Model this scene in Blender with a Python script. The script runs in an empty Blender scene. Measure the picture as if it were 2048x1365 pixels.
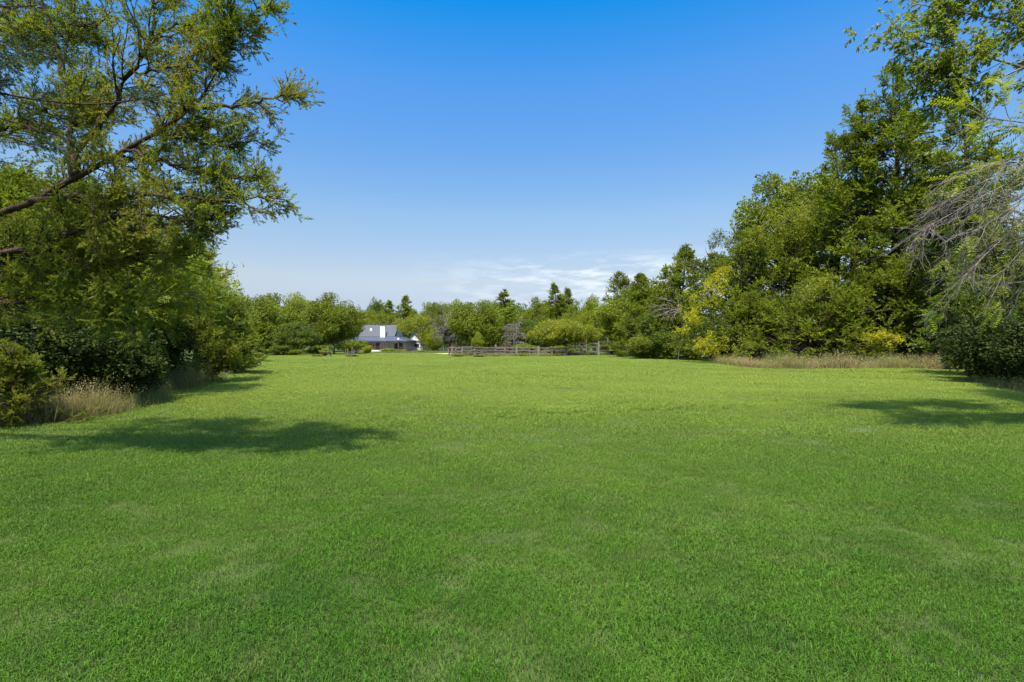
import bpy, math
import numpy as np

# ------------------------------------------------------------------ camera, sky, sun
scene = bpy.context.scene
COL = scene.collection
EYE = 1.65            # eye height over the lawn
FPX = 1024.0          # focal length in pixels of a 2048 px wide picture
HOR = 684.0
cam_data = bpy.data.cameras.new('camera')
cam_data.sensor_width = 36.0
cam_data.lens = 18.0
cam_data.clip_start = 0.05
cam_data.clip_end = 4000
cam_data.shift_y = (HOR - 682.5) / 2048.0
cam = bpy.data.objects.new('camera', cam_data)
COL.objects.link(cam)
cam.location = (0, 0, EYE)
cam.rotation_euler = (math.radians(90), 0, 0)
scene.camera = cam

SUN_EL = math.radians(64)
SUN_AZ = math.radians(-164)       # clockwise from +Y (view direction); negative = left
sdir = np.array([math.sin(SUN_AZ) * math.cos(SUN_EL), math.cos(SUN_AZ) * math.cos(SUN_EL), math.sin(SUN_EL)])
sun_data = bpy.data.lights.new('sun', 'SUN')
sun_data.energy = 3.0
sun_data.angle = math.radians(1.4)
sun_data.color = (1.0, 0.93, 0.80)
sun = bpy.data.objects.new('sun', sun_data)
COL.objects.link(sun)
from mathutils import Vector
sun.rotation_euler = Vector(sdir).to_track_quat('Z', 'Y').to_euler()

world = bpy.data.worlds.new('World')
scene.world = world
world.use_nodes = True
wn, wl = world.node_tree.nodes, world.node_tree.links
wn.clear()
w_out = wn.new('ShaderNodeOutputWorld')
w_bg = wn.new('ShaderNodeBackground')
w_bg.inputs['Strength'].default_value = 0.15
sky = wn.new('ShaderNodeTexSky')
sky.sky_type = 'NISHITA'
sky.sun_disc = False
sky.sun_elevation = SUN_EL
sky.sun_rotation = SUN_AZ
sky.altitude = 300
sky.air_density = 1.0
sky.dust_density = 0.6
sky.ozone_density = 3.0
# low thin cloud streaks near the horizon, laid out by direction
tc = wn.new('ShaderNodeTexCoord')
sep = wn.new('ShaderNodeSeparateXYZ')
wl.new(tc.outputs['Generated'], sep.inputs[0])
mp = wn.new('ShaderNodeMapping')
mp.inputs['Scale'].default_value = (8.5, 8.5, 44.0)
mp.inputs['Location'].default_value = (1.3, 0.2, 0.4)
wl.new(tc.outputs['Generated'], mp.inputs[0])
nz = wn.new('ShaderNodeTexNoise')
nz.inputs['Scale'].default_value = 1.6
nz.inputs['Detail'].default_value = 6.0
nz.inputs['Roughness'].default_value = 0.55
wl.new(mp.outputs[0], nz.inputs['Vector'])
cr = wn.new('ShaderNodeValToRGB')
cr.color_ramp.elements[0].position = 0.46
cr.color_ramp.elements[1].position = 0.64
wl.new(nz.outputs['Fac'], cr.inputs[0])

def wmath(op, a, b=None):
    n = wn.new('ShaderNodeMath')
    n.operation = op
    n.use_clamp = False
    for i, v in enumerate((a, b)):
        if v is None:
            continue
        if isinstance(v, (int, float)):
            n.inputs[i].default_value = v
        else:
            wl.new(v, n.inputs[i])
    return n.outputs[0]

def wrange(v, a, b):
    n = wn.new('ShaderNodeMapRange')
    n.interpolation_type = 'SMOOTHSTEP'
    n.inputs['From Min'].default_value = a
    n.inputs['From Max'].default_value = b
    wl.new(v, n.inputs['Value'])
    return n.outputs[0]

m1 = wrange(sep.outputs['Z'], 0.05, 0.10)
m2 = wrange(sep.outputs['Z'], 0.18, 0.13)
m3 = wrange(sep.outputs['X'], -0.25, 0.16)
m4 = wrange(sep.outputs['X'], 0.48, 0.30)
mask = wmath('MULTIPLY', wmath('MULTIPLY', m1, m2), wmath('MULTIPLY', m3, m4))
cloud = wmath('MULTIPLY', mask, cr.outputs[0])
cloud = wmath('MULTIPLY', cloud, 0.5)
mixw = wn.new('ShaderNodeMixRGB')
mixw.inputs['Color2'].default_value = (2.35, 2.45, 2.55, 1)
wl.new(cloud, mixw.inputs['Fac'])
tint = wn.new('ShaderNodeValToRGB')            # clearer, more saturated air than the model's; unseen zenith brightened as added fill
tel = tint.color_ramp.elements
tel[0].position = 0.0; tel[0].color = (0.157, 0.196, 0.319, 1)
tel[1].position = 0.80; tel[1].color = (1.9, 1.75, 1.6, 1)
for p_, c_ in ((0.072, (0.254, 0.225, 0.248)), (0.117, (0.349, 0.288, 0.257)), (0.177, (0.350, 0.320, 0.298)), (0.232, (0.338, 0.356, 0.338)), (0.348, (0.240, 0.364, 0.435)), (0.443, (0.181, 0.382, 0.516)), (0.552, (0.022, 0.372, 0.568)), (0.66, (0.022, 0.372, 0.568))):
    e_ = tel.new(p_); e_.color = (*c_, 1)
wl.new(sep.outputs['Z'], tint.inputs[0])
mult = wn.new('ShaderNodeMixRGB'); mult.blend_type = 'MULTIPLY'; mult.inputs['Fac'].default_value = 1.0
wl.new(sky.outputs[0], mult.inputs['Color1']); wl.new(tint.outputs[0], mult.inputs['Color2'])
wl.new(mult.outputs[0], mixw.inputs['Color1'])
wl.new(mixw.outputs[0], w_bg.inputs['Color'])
wl.new(w_bg.outputs[0], w_out.inputs['Surface'])

scene.view_settings.view_transform = 'Standard'
scene.view_settings.look = 'None'
scene.view_settings.exposure = 1.75
scene.view_settings.gamma = 1.0
scene.view_settings.use_curve_mapping = False
scene.render.engine = 'CYCLES'
scene.cycles.max_bounces = 6
scene.cycles.diffuse_bounces = 4
scene.cycles.glossy_bounces = 2
scene.cycles.transmission_bounces = 4
scene.cycles.use_denoising = True

# ------------------------------------------------------------------ helpers
def gz(x, y):
    """height of the ground"""
    x = np.asarray(x, float); y = np.asarray(y, float)
    t = np.clip((y - 48) / 85.0, 0, 1)
    base = -0.8 * t * t * (3 - 2 * t)
    fade = np.clip((y - 4) / 8, 0, 1)
    und = 0.07 * np.sin(x * 0.33 + 0.9) * np.sin(y * 0.27 + 0.4) + 0.035 * np.sin(x * 0.9 + y * 0.55) * np.sin(y * 0.8 - 1.0)
    return base + und * fade

def at(px, d):
    return (px - 1024.0) / FPX * d

def zat(py, d):
    return EYE + (HOR - py) / FPX * d

def P(px, py, d):
    return (at(px, d), d, zat(py, d))

def norm(v):
    return v / np.maximum(np.linalg.norm(v, axis=-1, keepdims=True), 1e-9)

def raw_mesh(name, V, F, attr=None, smooth=False, mat=None):
    V = np.ascontiguousarray(V, dtype=np.float32); F = np.ascontiguousarray(F, dtype=np.int32)
    me = bpy.data.meshes.new(name)
    me.vertices.add(len(V)); me.vertices.foreach_set('co', V.ravel())
    k = F.shape[1] if len(F) else 3
    me.loops.add(F.size); me.loops.foreach_set('vertex_index', F.ravel())
    me.polygons.add(len(F))
    me.polygons.foreach_set('loop_start', np.arange(0, F.size, k, dtype=np.int32))
    me.polygons.foreach_set('loop_total', np.full(len(F), k, dtype=np.int32))
    me.polygons.foreach_set('use_smooth', np.full(len(F), bool(smooth), dtype=bool))
    if attr is not None:
        a = me.attributes.new('v', 'FLOAT', 'POINT')
        a.data.foreach_set('value', np.ascontiguousarray(attr, dtype=np.float32))
    me.update(calc_edges=True)
    if mat:
        me.materials.append(mat)
    return me

def link(name, me, parent=None, loc=(0, 0, 0)):
    o = bpy.data.objects.new(name, me)
    COL.objects.link(o)
    o.location = loc
    if parent is not None:
        o.parent = parent
    return o

def tag(o, label=None, cat=None, group=None, kind=None):
    if label: o['label'] = label
    if cat: o['category'] = cat
    if group: o['group'] = group
    if kind: o['kind'] = kind
    return o

def empty(name, loc, label, cat, group=None, rz=0):
    o = bpy.data.objects.new(name, None)
    COL.objects.link(o)
    o.empty_display_size = 0.3
    o.location = loc
    o.rotation_euler = (0, 0, rz)
    return tag(o, label, cat, group)

class Acc:
    """collects triangles"""
    def __init__(s):
        s.V, s.F, s.A, s.n = [], [], [], 0
    def add(s, V, F, A=None):
        V = np.asarray(V, float).reshape(-1, 3); F = np.asarray(F, int)
        if F.shape[1] == 4:
            F = np.concatenate([F[:, [0, 1, 2]], F[:, [0, 2, 3]]])
        s.V.append(V); s.F.append(F + s.n)
        s.A.append(np.zeros(len(V)) if A is None else np.broadcast_to(A, (len(V),)))
        s.n += len(V)
    def get(s):
        return np.concatenate(s.V), np.concatenate(s.F), np.concatenate(s.A)
    def mesh(s, name, mat, smooth=False, off=(0, 0, 0)):
        V, F, A = s.get()
        return raw_mesh(name, V - np.asarray(off), F, A, smooth, mat)

# ---- materials
def new_mat(name):
    m = bpy.data.materials.new(name)
    m.use_nodes = True
    n = m.node_tree.nodes; n.clear()
    return m, n, m.node_tree.links

def foliage(name, cA, cB, cC=None, transl=0.35, rough=0.6, nscale=0.6, gloss=0.25, big=None):
    """leaf colour runs from cA to cB with the leaf's own value v, patches of cC by a noise in space"""
    m, n, l = new_mat(name)
    at_ = n.new('ShaderNodeAttribute'); at_.attribute_name = 'v'
    r = n.new('ShaderNodeValToRGB')
    r.color_ramp.elements[0].color = (*cA, 1); r.color_ramp.elements[1].color = (*cB, 1)
    l.new(at_.outputs['Fac'], r.inputs[0])
    col = r.outputs[0]
    if cC:
        g = n.new('ShaderNodeNewGeometry')
        t = n.new('ShaderNodeTexNoise'); t.inputs['Scale'].default_value = nscale; t.inputs['Detail'].default_value = 3
        l.new(g.outputs['Position'], t.inputs['Vector'])
        rr = n.new('ShaderNodeValToRGB')
        rr.color_ramp.elements[0].position = 0.42; rr.color_ramp.elements[1].position = 0.68
        l.new(t.outputs['Fac'], rr.inputs[0])
        mx = n.new('ShaderNodeMixRGB'); mx.inputs['Color2'].default_value = (*cC, 1)
        l.new(rr.outputs[0], mx.inputs['Fac']); l.new(col, mx.inputs['Color1'])
        col = mx.outputs[0]
    b = n.new('ShaderNodeBsdfPrincipled')
    b.inputs['Roughness'].default_value = rough
    b.inputs['Specular IOR Level'].default_value = gloss
    l.new(col, b.inputs['Base Color'])
    tr = n.new('ShaderNodeBsdfTranslucent')
    br = n.new('ShaderNodeMixRGB'); br.blend_type = 'MULTIPLY'; br.inputs['Fac'].default_value = 1
    br.inputs['Color2'].default_value = (1.5, 1.55, 0.7, 1)
    l.new(col, br.inputs['Color1']); l.new(br.outputs[0], tr.inputs['Color'])
    ms = n.new('ShaderNodeMixShader'); ms.inputs[0].default_value = transl
    l.new(b.outputs[0], ms.inputs[1]); l.new(tr.outputs[0], ms.inputs[2])
    o = n.new('ShaderNodeOutputMaterial'); l.new(ms.outputs[0], o.inputs[0])
    return m

def rough_mat(name, c1, c2, scale=8.0, rough=0.85, bump=0.3, stretch=(1, 1, 1), detail=6, metallic=0.0, spec=0.3):
    m, n, l = new_mat(name)
    tcn = n.new('ShaderNodeTexCoord'); mpn = n.new('ShaderNodeMapping'); mpn.inputs['Scale'].default_value = stretch
    l.new(tcn.outputs['Object'], mpn.inputs[0])
    t = n.new('ShaderNodeTexNoise'); t.inputs['Scale'].default_value = scale; t.inputs['Detail'].default_value = detail
    t.inputs['Roughness'].default_value = 0.65
    l.new(mpn.outputs[0], t.inputs['Vector'])
    r = n.new('ShaderNodeValToRGB'); r.color_ramp.elements[0].position = 0.32; r.color_ramp.elements[1].position = 0.68
    r.color_ramp.elements[0].color = (*c1, 1); r.color_ramp.elements[1].color = (*c2, 1)
    l.new(t.outputs['Fac'], r.inputs[0])
    b = n.new('ShaderNodeBsdfPrincipled'); b.inputs['Roughness'].default_value = rough
    b.inputs['Metallic'].default_value = metallic; b.inputs['Specular IOR Level'].default_value = spec
    l.new(r.outputs[0], b.inputs['Base Color'])
    bp = n.new('ShaderNodeBump'); bp.inputs['Strength'].default_value = bump; bp.inputs['Distance'].default_value = 0.02
    l.new(t.outputs['Fac'], bp.inputs['Height']); l.new(bp.outputs[0], b.inputs['Normal'])
    o = n.new('ShaderNodeOutputMaterial'); l.new(b.outputs[0], o.inputs[0])
    return m

M = {}
M['bark'] = rough_mat('cedar_bark', (0.022, 0.014, 0.010), (0.085, 0.056, 0.040), 14, 0.95, 1.0, (1, 1, 0.25), spec=0.1)
M['bark_grey'] = rough_mat('grey_bark', (0.09, 0.08, 0.065), (0.22, 0.2, 0.17), 14, 0.9, 0.6, (1, 1, 0.3))
M['dead'] = rough_mat('dead_wood', (0.085, 0.068, 0.055), (0.22, 0.185, 0.155), 12, 0.9, 0.4)
M['rail'] = rough_mat('weathered_rail', (0.055, 0.043, 0.034), (0.17, 0.145, 0.12), 9, 0.9, 0.6, (0.3, 1, 1))
M['post'] = rough_mat('weathered_post', (0.09, 0.075, 0.06), (0.25, 0.22, 0.185), 9, 0.9, 0.6, (1, 1, 0.3))
M['rust'] = rough_mat('rusty_iron', (0.05, 0.025, 0.018), (0.13, 0.055, 0.035), 5, 0.9, 0.2)
M['cedar'] = foliage('cedar_foliage', (0.052, 0.074, 0.007), (0.22, 0.255, 0.012), (0.18, 0.225, 0.010), 0.32, 0.65, 0.45)
M['cedar_blue'] = foliage('bluish_cedar_foliage', (0.052, 0.076, 0.010), (0.175, 0.21, 0.020), (0.14, 0.18, 0.015), 0.28, 0.65, 0.5)
M['cedar_near'] = foliage('near_cedar_foliage', (0.070, 0.095, 0.009), (0.235, 0.27, 0.020), (0.20, 0.19, 0.024), 0.42, 0.6, 0.9)
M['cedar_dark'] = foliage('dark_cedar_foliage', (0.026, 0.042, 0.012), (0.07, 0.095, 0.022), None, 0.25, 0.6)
M['leaf'] = foliage('green_leaves', (0.070, 0.092, 0.006), (0.20, 0.225, 0.012), (0.15, 0.185, 0.009), 0.35, 0.5, 0.35)
M['leaf_dark'] = foliage('dark_green_leaves', (0.046, 0.070, 0.008), (0.145, 0.185, 0.015), (0.10, 0.14, 0.010), 0.3, 0.5, 0.4)
M['leaf_lime'] = foliage('lime_leaves', (0.14, 0.165, 0.008), (0.30, 0.31, 0.015), (0.20, 0.24, 0.012), 0.4, 0.5, 0.5)
M['leaf_yellow'] = foliage('yellow_leaves', (0.24, 0.24, 0.010), (0.48, 0.43, 0.012), (0.26, 0.27, 0.012), 0.4, 0.55, 1.5)
M['leaf_olive'] = foliage('olive_leaves', (0.11, 0.135, 0.010), (0.24, 0.26, 0.018), (0.25, 0.25, 0.014), 0.35, 0.55, 0.5)
M['leaf_pin'] = foliage('pinnate_leaves', (0.085, 0.115, 0.010), (0.25, 0.285, 0.020), (0.16, 0.20, 0.014), 0.45, 0.5, 0.8, gloss=0.25)
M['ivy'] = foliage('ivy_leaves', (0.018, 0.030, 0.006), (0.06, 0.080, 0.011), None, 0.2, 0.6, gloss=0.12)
M['weed'] = foliage('weed_leaves', (0.09, 0.12, 0.03), (0.22, 0.24, 0.07), (0.2, 0.18, 0.09), 0.3, 0.7, 1.5)
M['straw'] = foliage('dry_straw', (0.14, 0.10, 0.04), (0.42, 0.34, 0.17), (0.20, 0.21, 0.06), 0.3, 0.8, 0.35)

# grass blade material: hue drifts in patches over the lawn
def grass_material():
    m, n, l = new_mat('grass_blades')
    a = n.new('ShaderNodeAttribute'); a.attribute_name = 'v'
    r = n.new('ShaderNodeValToRGB')
    e = r.color_ramp.elements
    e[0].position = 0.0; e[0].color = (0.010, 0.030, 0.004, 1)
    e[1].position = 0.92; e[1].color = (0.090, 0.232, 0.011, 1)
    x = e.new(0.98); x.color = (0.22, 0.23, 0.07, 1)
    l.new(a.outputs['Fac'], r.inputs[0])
    g = n.new('ShaderNodeNewGeometry')
    def patch(scale, det, lo, hi):
        t = n.new('ShaderNodeTexNoise'); t.inputs['Scale'].default_value = scale; t.inputs['Detail'].default_value = det
        l.new(g.outputs['Position'], t.inputs['Vector'])
        q = n.new('ShaderNodeMapRange'); q.inputs['From Min'].default_value = lo; q.inputs['From Max'].default_value = hi
        l.new(t.outputs['Fac'], q.inputs['Value'])
        return q.outputs[0]
    def mix(f, c1, c2, k=1.0, mode='MIX'):
        x = n.new('ShaderNodeMixRGB'); x.blend_type = mode
        mm = n.new('ShaderNodeMath'); mm.operation = 'MULTIPLY'; mm.inputs[1].default_value = k
        l.new(f, mm.inputs[0]); l.new(mm.outputs[0], x.inputs['Fac'])
        l.new(c1, x.inputs['Color1']); x.inputs['Color2'].default_value = (*c2, 1)
        return x.outputs[0]
    c = mix(patch(0.22, 3, 0.42, 0.62), r.outputs[0], (0.15, 0.24, 0.028), 0.4)
    c = mix(patch(1.1, 5, 0.46, 0.66), c, (0.035, 0.095, 0.012), 0.55)
    c = mix(patch(3.2, 4, 0.52, 0.70), c, (0.13, 0.14, 0.04), 0.38)
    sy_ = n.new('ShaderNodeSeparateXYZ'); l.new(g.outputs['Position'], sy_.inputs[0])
    dry = n.new('ShaderNodeMapRange'); dry.inputs['From Min'].default_value = 3.0; dry.inputs['From Max'].default_value = 17.0  # brighter light on the far lawn, put into the blade colour by distance
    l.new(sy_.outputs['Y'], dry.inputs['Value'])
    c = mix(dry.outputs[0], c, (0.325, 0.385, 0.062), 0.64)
    b = n.new('ShaderNodeBsdfPrincipled'); b.inputs['Roughness'].default_value = 0.6
    b.inputs['Specular IOR Level'].default_value = 0.2
    l.new(c, b.inputs['Base Color'])
    tr = n.new('ShaderNodeBsdfTranslucent'); l.new(c, tr.inputs['Color'])
    ms = n.new('ShaderNodeMixShader'); ms.inputs[0].default_value = 0.35
    l.new(b.outputs[0], ms.inputs[1]); l.new(tr.outputs[0], ms.inputs[2])
    o = n.new('ShaderNodeOutputMaterial'); l.new(ms.outputs[0], o.inputs[0])
    return m
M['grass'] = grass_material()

# ---- branching
def grow(rng, P0, D, L, n, wob, trop=(0, 0, 0)):
    """polylines: (B,3) starts and directions, lengths (B,) -> points (B,n+1,3), tangents (B,n+1,3)"""
    B = len(P0)
    pts = np.zeros((B, n + 1, 3)); tan = np.zeros((B, n + 1, 3))
    p = np.array(P0, float); d = norm(np.array(D, float)); tr = np.asarray(trop, float)
    pts[:, 0] = p; tan[:, 0] = d
    for i in range(n):
        d = norm(d + rng.normal(0, wob, (B, 3)) + tr)
        p = p + d * (L / n)[:, None]
        pts[:, i + 1] = p; tan[:, i + 1] = d
    return pts, tan

def sample(pts, tan, t):
    """point and tangent at parameters t (B,m)"""
    B, n1, _ = pts.shape
    f = np.clip(t, 0, 0.999) * (n1 - 1); i = f.astype(int); w = (f - i)[..., None]
    b = np.arange(B)[:, None]
    return pts[b, i] * (1 - w) + pts[b, i + 1] * w, norm(tan[b, i] * (1 - w) + tan[b, i + 1] * w)

def spawn(rng, pts, tan, m, t0, t1, a0, a1, flat=0.0):
    """child origins and directions (B*m)"""
    B = len(pts)
    t = np.sort(rng.uniform(t0, t1, (B, m)), axis=1)
    p, d = sample(pts, tan, t)
    r = rng.normal(0, 1, (B, m, 3)); r[..., 2] *= (1 - flat)
    perp = norm(r - (r * d).sum(-1, keepdims=True) * d)
    a = np.radians(rng.uniform(a0, a1, (B, m)))[..., None]
    return p.reshape(-1, 3), norm(d * np.cos(a) + perp * np.sin(a)).reshape(-1, 3), t.reshape(-1)

def seg_tubes(acc, pts, r0, r1, k=3):
    """pts (B,n+1,3), start/end radii (B,) -> prisms"""
    B, n1, _ = pts.shape; n = n1 - 1
    u = np.linspace(0, 1, n1)[None, :]
    R = np.asarray(r0)[:, None] * (1 - u) + np.asarray(r1)[:, None] * u
    T = np.gradient(pts, axis=1); T = norm(T)
    ref = np.where(np.abs(T[..., 2:3]) > 0.9, np.array([1.0, 0, 0]), np.array([0, 0, 1.0]))
    X = norm(np.cross(T, ref)); Y = np.cross(T, X)
    ang = np.arange(k) * 2 * math.pi / k
    V = pts[:, :, None] + R[:, :, None, None] * (X[:, :, None] * np.cos(ang)[None, None, :, None] + Y[:, :, None] * np.sin(ang)[None, None, :, None])
    idx = np.arange(B * n1 * k).reshape(B, n1, k)
    a = idx[:, :-1]; b = idx[:, 1:]
    a2 = np.roll(a, -1, axis=2); b2 = np.roll(b, -1, axis=2)
    F = np.stack([a, a2, b2, b], -1).reshape(-1, 4)
    acc.add(V.reshape(-1, 3), F)

def resample(pl, n):
    pl = np.asarray(pl, float)
    s = np.concatenate([[0], np.cumsum(np.linalg.norm(np.diff(pl, axis=0), axis=1))])
    # catmull-rom-ish smoothing by cubic interpolation through numpy
    t = np.linspace(0, s[-1], n)
    out = np.stack([np.interp(t, s, pl[:, i]) for i in range(3)], 1)
    for _ in range(2):
        out[1:-1] = out[1:-1] * 0.5 + (out[:-2] + out[2:]) * 0.25
    return out

def frames(D, rng, up=0.0, roll=math.pi):
    """rotation matrices whose X column is D; Z column leans to world up by 'up'"""
    D = norm(D)
    r = rng.normal(0, 1, D.shape) * (1 - up) + np.array([0, 0, 1.0]) * up * 2.2
    Z = norm(r - (r * D).sum(-1, keepdims=True) * D)
    Y = np.cross(Z, D)
    return np.stack([D, Y, Z], -1)

def place(acc, tmpl, Ms, O, S, val):
    V, F, A = tmpl
    K = len(O)
    if K == 0: return
    W = np.einsum('kij,nj->kni', Ms * S[:, None, None], V) + O[:, None, :]
    nV = len(V)
    FF = (F[None] + (np.arange(K) * nV)[:, None, None]).reshape(-1, F.shape[1])
    AA = np.clip(val[:, None] + A[None], 0, 1).reshape(-1)
    acc.add(W.reshape(-1, 3), FF, AA)

# ---- leaf templates (unit length along +X)
def spray(rng, sides=10, w=0.10, ll=0.32, tips=3, curl=0.15):
    V, F, A = [], [], []
    def leaf(p, d, L, W):
        d = norm(np.array(d)); q = norm(np.cross(d, rng.normal(0, 1, 3)))
        i = len(V); dv = rng.normal(0, 0.16)
        V.extend([p - q * W * 0.35, p + q * W * 0.35, p + d * L * 0.55 + q * W * 0.6, p + d * L, p + d * L * 0.5 - q * W * 0.5])
        F.extend([(i, i + 1, i + 2), (i, i + 2, i + 4), (i + 4, i + 2, i + 3)]); A.extend([dv] * 5)
    for s in range(sides):
        t = 0.05 + 0.9 * (s + rng.uniform(0, 1)) / sides
        sg = 1 if s % 2 else -1
        ax = np.array([t, 0, -curl * t * t * 1.0])
        d = (math.cos(0.7), sg * math.sin(0.7) + rng.normal(0, 0.3), rng.normal(0.15, 0.35))
        leaf(ax, d, ll * (1.1 - 0.45 * t) * rng.uniform(0.7, 1.3), w * rng.uniform(0.8, 1.3))
    for s in range(tips):
        leaf(np.array([0.65, 0, -curl * 0.45]), (1, rng.normal(0, 0.35), rng.normal(-0.05, 0.3)), ll * 1.15, w)
    return np.array(V), np.array(F), np.array(A)

def leafq(rng=None, w=0.55, fold=0.12):
    V = np.array([[0, 0, 0], [0.45, w / 2, fold], [1, 0, 0], [0.45, -w / 2, fold]])
    return V, np.array([[0, 1, 2], [0, 2, 3]]), np.zeros(4)

def leaf_cluster(rng, n=5, w=0.55, spread=0.6):
    """a few leaves round one twig end"""
    V, F, A = [], [], []
    for i in range(n):
        v, f, a = leafq(w=w * rng.uniform(0.8, 1.2))
        D = norm(np.array([0.5, 0, 0]) + rng.normal(0, 0.55, 3))
        Mx = frames(D[None], rng)[0]
        F.append(f + 4 * i); V.append((v * rng.uniform(0.4, 0.65)) @ Mx.T + rng.normal(0, spread * 0.35, 3)); A.append(np.full(4, rng.normal(0, 0.15)))
    return np.concatenate(V), np.concatenate(F), np.concatenate(A)

def frond(rng, pairs=7, w=0.10, droop=0.25):
    """a pinnate leaf: two ranks of leaflets"""
    V, F, A = [], [], []; k = 0
    for i in range(pairs):
        t = 0.12 + 0.85 * i / (pairs - 1)
        for sg in (-1, 1):
            o = np.array([t, 0, -droop * t * t])
            L = 0.30 * (1 - 0.5 * abs(t - 0.5)) * rng.uniform(0.85, 1.1)
            d = norm(np.array([0.45, sg, -0.35 + rng.normal(0, 0.12)]))
            q = norm(np.array([1.0, -sg * 0.4, rng.normal(0, 0.2)]))
            V.extend([o, o + d * L * 0.4 + q * w * 0.45, o + d * L, o + d * L * 0.4 - q * w * 0.45])
            F.extend([(k, k + 1, k + 2), (k, k + 2, k + 3)]); A.extend([rng.normal(0, 0.08)] * 4); k += 4
    V.extend([[0, -0.006, 0], [0, 0.006, 0], [1, 0, -droop]]); F.append((k, k + 1, k + 2)); A.extend([0, 0, 0])
    return np.array(V, float), np.array(F), np.array(A, float)

TR = np.random.default_rng(5)
SPRAYS = [spray(TR, 13, 0.075, 0.30, 4) for _ in range(6)]
SPRAYS_FINE = [spray(TR, 16, 0.055, 0.24, 4, 0.1) for _ in range(6)]
SPRAYS_FAR = [spray(TR, 6, 0.17, 0.42, 2) for _ in range(4)]
CLUST = [leaf_cluster(TR, 6) for _ in range(6)]
CLUST_W = [leaf_cluster(TR, 6, 0.8) for _ in range(6)]
FRONDS = [frond(TR, 7, 0.11, d) for d in (0.1, 0.25, 0.4, 0.3)]

def place_mix(acc, tmpls, Ms, O, S, val, rng):
    pick = rng.integers(0, len(tmpls), len(O))
    for i, t in enumerate(tmpls):
        k = pick == i
        place(acc, t, Ms[k], O[k], S[k], val[k])

def lump_fn(rng, n=7, amp=0.22):
    K = rng.normal(0, 1, (n, 3)) * np.linspace(1.5, 5, n)[:, None]; ph = rng.uniform(0, 6.28, n); am = amp / np.sqrt(np.arange(1, n + 1))
    return lambda u: 1 + (np.sin(u @ K.T + ph) * am).sum(-1)

# ---- tree kinds: each returns (trunk mesh, crown mesh) about the origin
def cedar_meshes(seed, H, R, mat, nprim=120, nsec=7, nspr=5, size=0.55, base=0.04, topw=0.75, tmpl=None, lean=(0, 0),
                 elev=(5, 45), leaders=1, bare=0.15, droop=0.0, shape=None, barkmat=None, r_trunk=None):
    rng = np.random.default_rng(seed)
    tmpl = tmpl or SPRAYS
    nprim = int(nprim * 0.72); nsec += 3
    ta, ca = Acc(), Acc()
    r_trunk = r_trunk or H * 0.018
    lean = np.array([lean[0], lean[1], 0.0])
    # trunk(s)
    tp, tt = grow(rng, np.array([[0, 0, -0.3]]), np.array([[lean[0] * 0.5, lean[1] * 0.5, 1.0]]), np.array([H * 0.99 + 0.3]), 14, 0.05, lean * 0.05 + np.array([0, 0, 0.06]))
    seg_tubes(ta, tp, np.array([r_trunk]), np.array([0.02]), 8)
    P0, D0, t0 = spawn(rng, tp, tt, nprim, base, 0.985, 60, 90)
    h = t0
    az = np.arange(len(h)) * 2.39996 + rng.normal(0, 0.5, len(h))
    el = np.radians(elev[0] + (elev[1] - elev[0]) * h + rng.normal(0, 9, len(h)))
    D0 = np.stack([np.cos(az) * np.cos(el), np.sin(az) * np.cos(el), np.sin(el)], 1)
    lf = lump_fn(rng, 7, 0.22)
    prof = (shape(h) if shape else np.power(np.clip(1 - h, 0, 1), topw) * np.clip((h + 0.16) / 0.30, 0.0, 1.0))
    u = np.stack([np.cos(az), np.sin(az), h * 2.2], 1)
    slim = np.clip(0.42 + 1.9 * (1 - h), 0.42, 1.0)
    L0 = np.maximum((R * prof - size * 0.5 * (1 - slim)) * lf(u) * rng.uniform(0.62, 1.2, len(h)) / np.cos(el), 0.06 * R * rng.uniform(0.5, 1.2, len(h)))
    p1, q1 = grow(rng, P0, D0, L0, 7, 0.09, (0, 0, 0.025 - droop))
    seg_tubes(ta, p1, np.clip(L0 * 0.013, 0.01, 0.12), np.full(len(L0), 0.008), 4)
    P2, D2, t2 = spawn(rng, p1, q1, nsec, bare + 0.05, 1.0, 25, 70, 0.8)
    L2 = (np.repeat(L0, nsec) * 0.34 * (1.15 - t2) + size * 0.35) * rng.uniform(0.6, 1.3, len(P2))
    p2, q2 = grow(rng, P2, D2, L2, 4, 0.14, (0, 0, 0.07 - droop))
    seg_tubes(ta, p2, np.full(len(L2), 0.012), np.full(len(L2), 0.005), 3)
    O1, E1, _ = spawn(rng, p2, q2, nspr, 0.2, 1.0, 15, 65, 0.6)
    O2, E2, _ = spawn(rng, p1, q1, 4, 0.45, 1.0, 10, 60)
    O3, E3, _ = spawn(rng, tp, tt, 6, 0.93, 1.0, 5, 35)
    O = np.concatenate([O1, O2, O3]); E = np.concatenate([E1, E2, E3])
    E = norm(E + np.array([0, 0, 0.22 - droop * 1.5]))
    S = size * rng.uniform(0.6, 1.35, len(O)) * np.clip(0.45 + 1.9 * (1 - O[:, 2] / H), 0.45, 1.0)
    clump = lump_fn(rng, 8, 0.5)(O * 0.9) - 1
    val = 0.45 + 0.18 * clump + rng.normal(0, 0.14, len(O))
    place_mix(ca, tmpl, frames(E, rng, 0.62), O, S, val, rng)
    tm = ta.mesh('trunk', barkmat or M['bark'], True)
    cm = ca.mesh('crown', mat)
    return tm, cm

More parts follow.
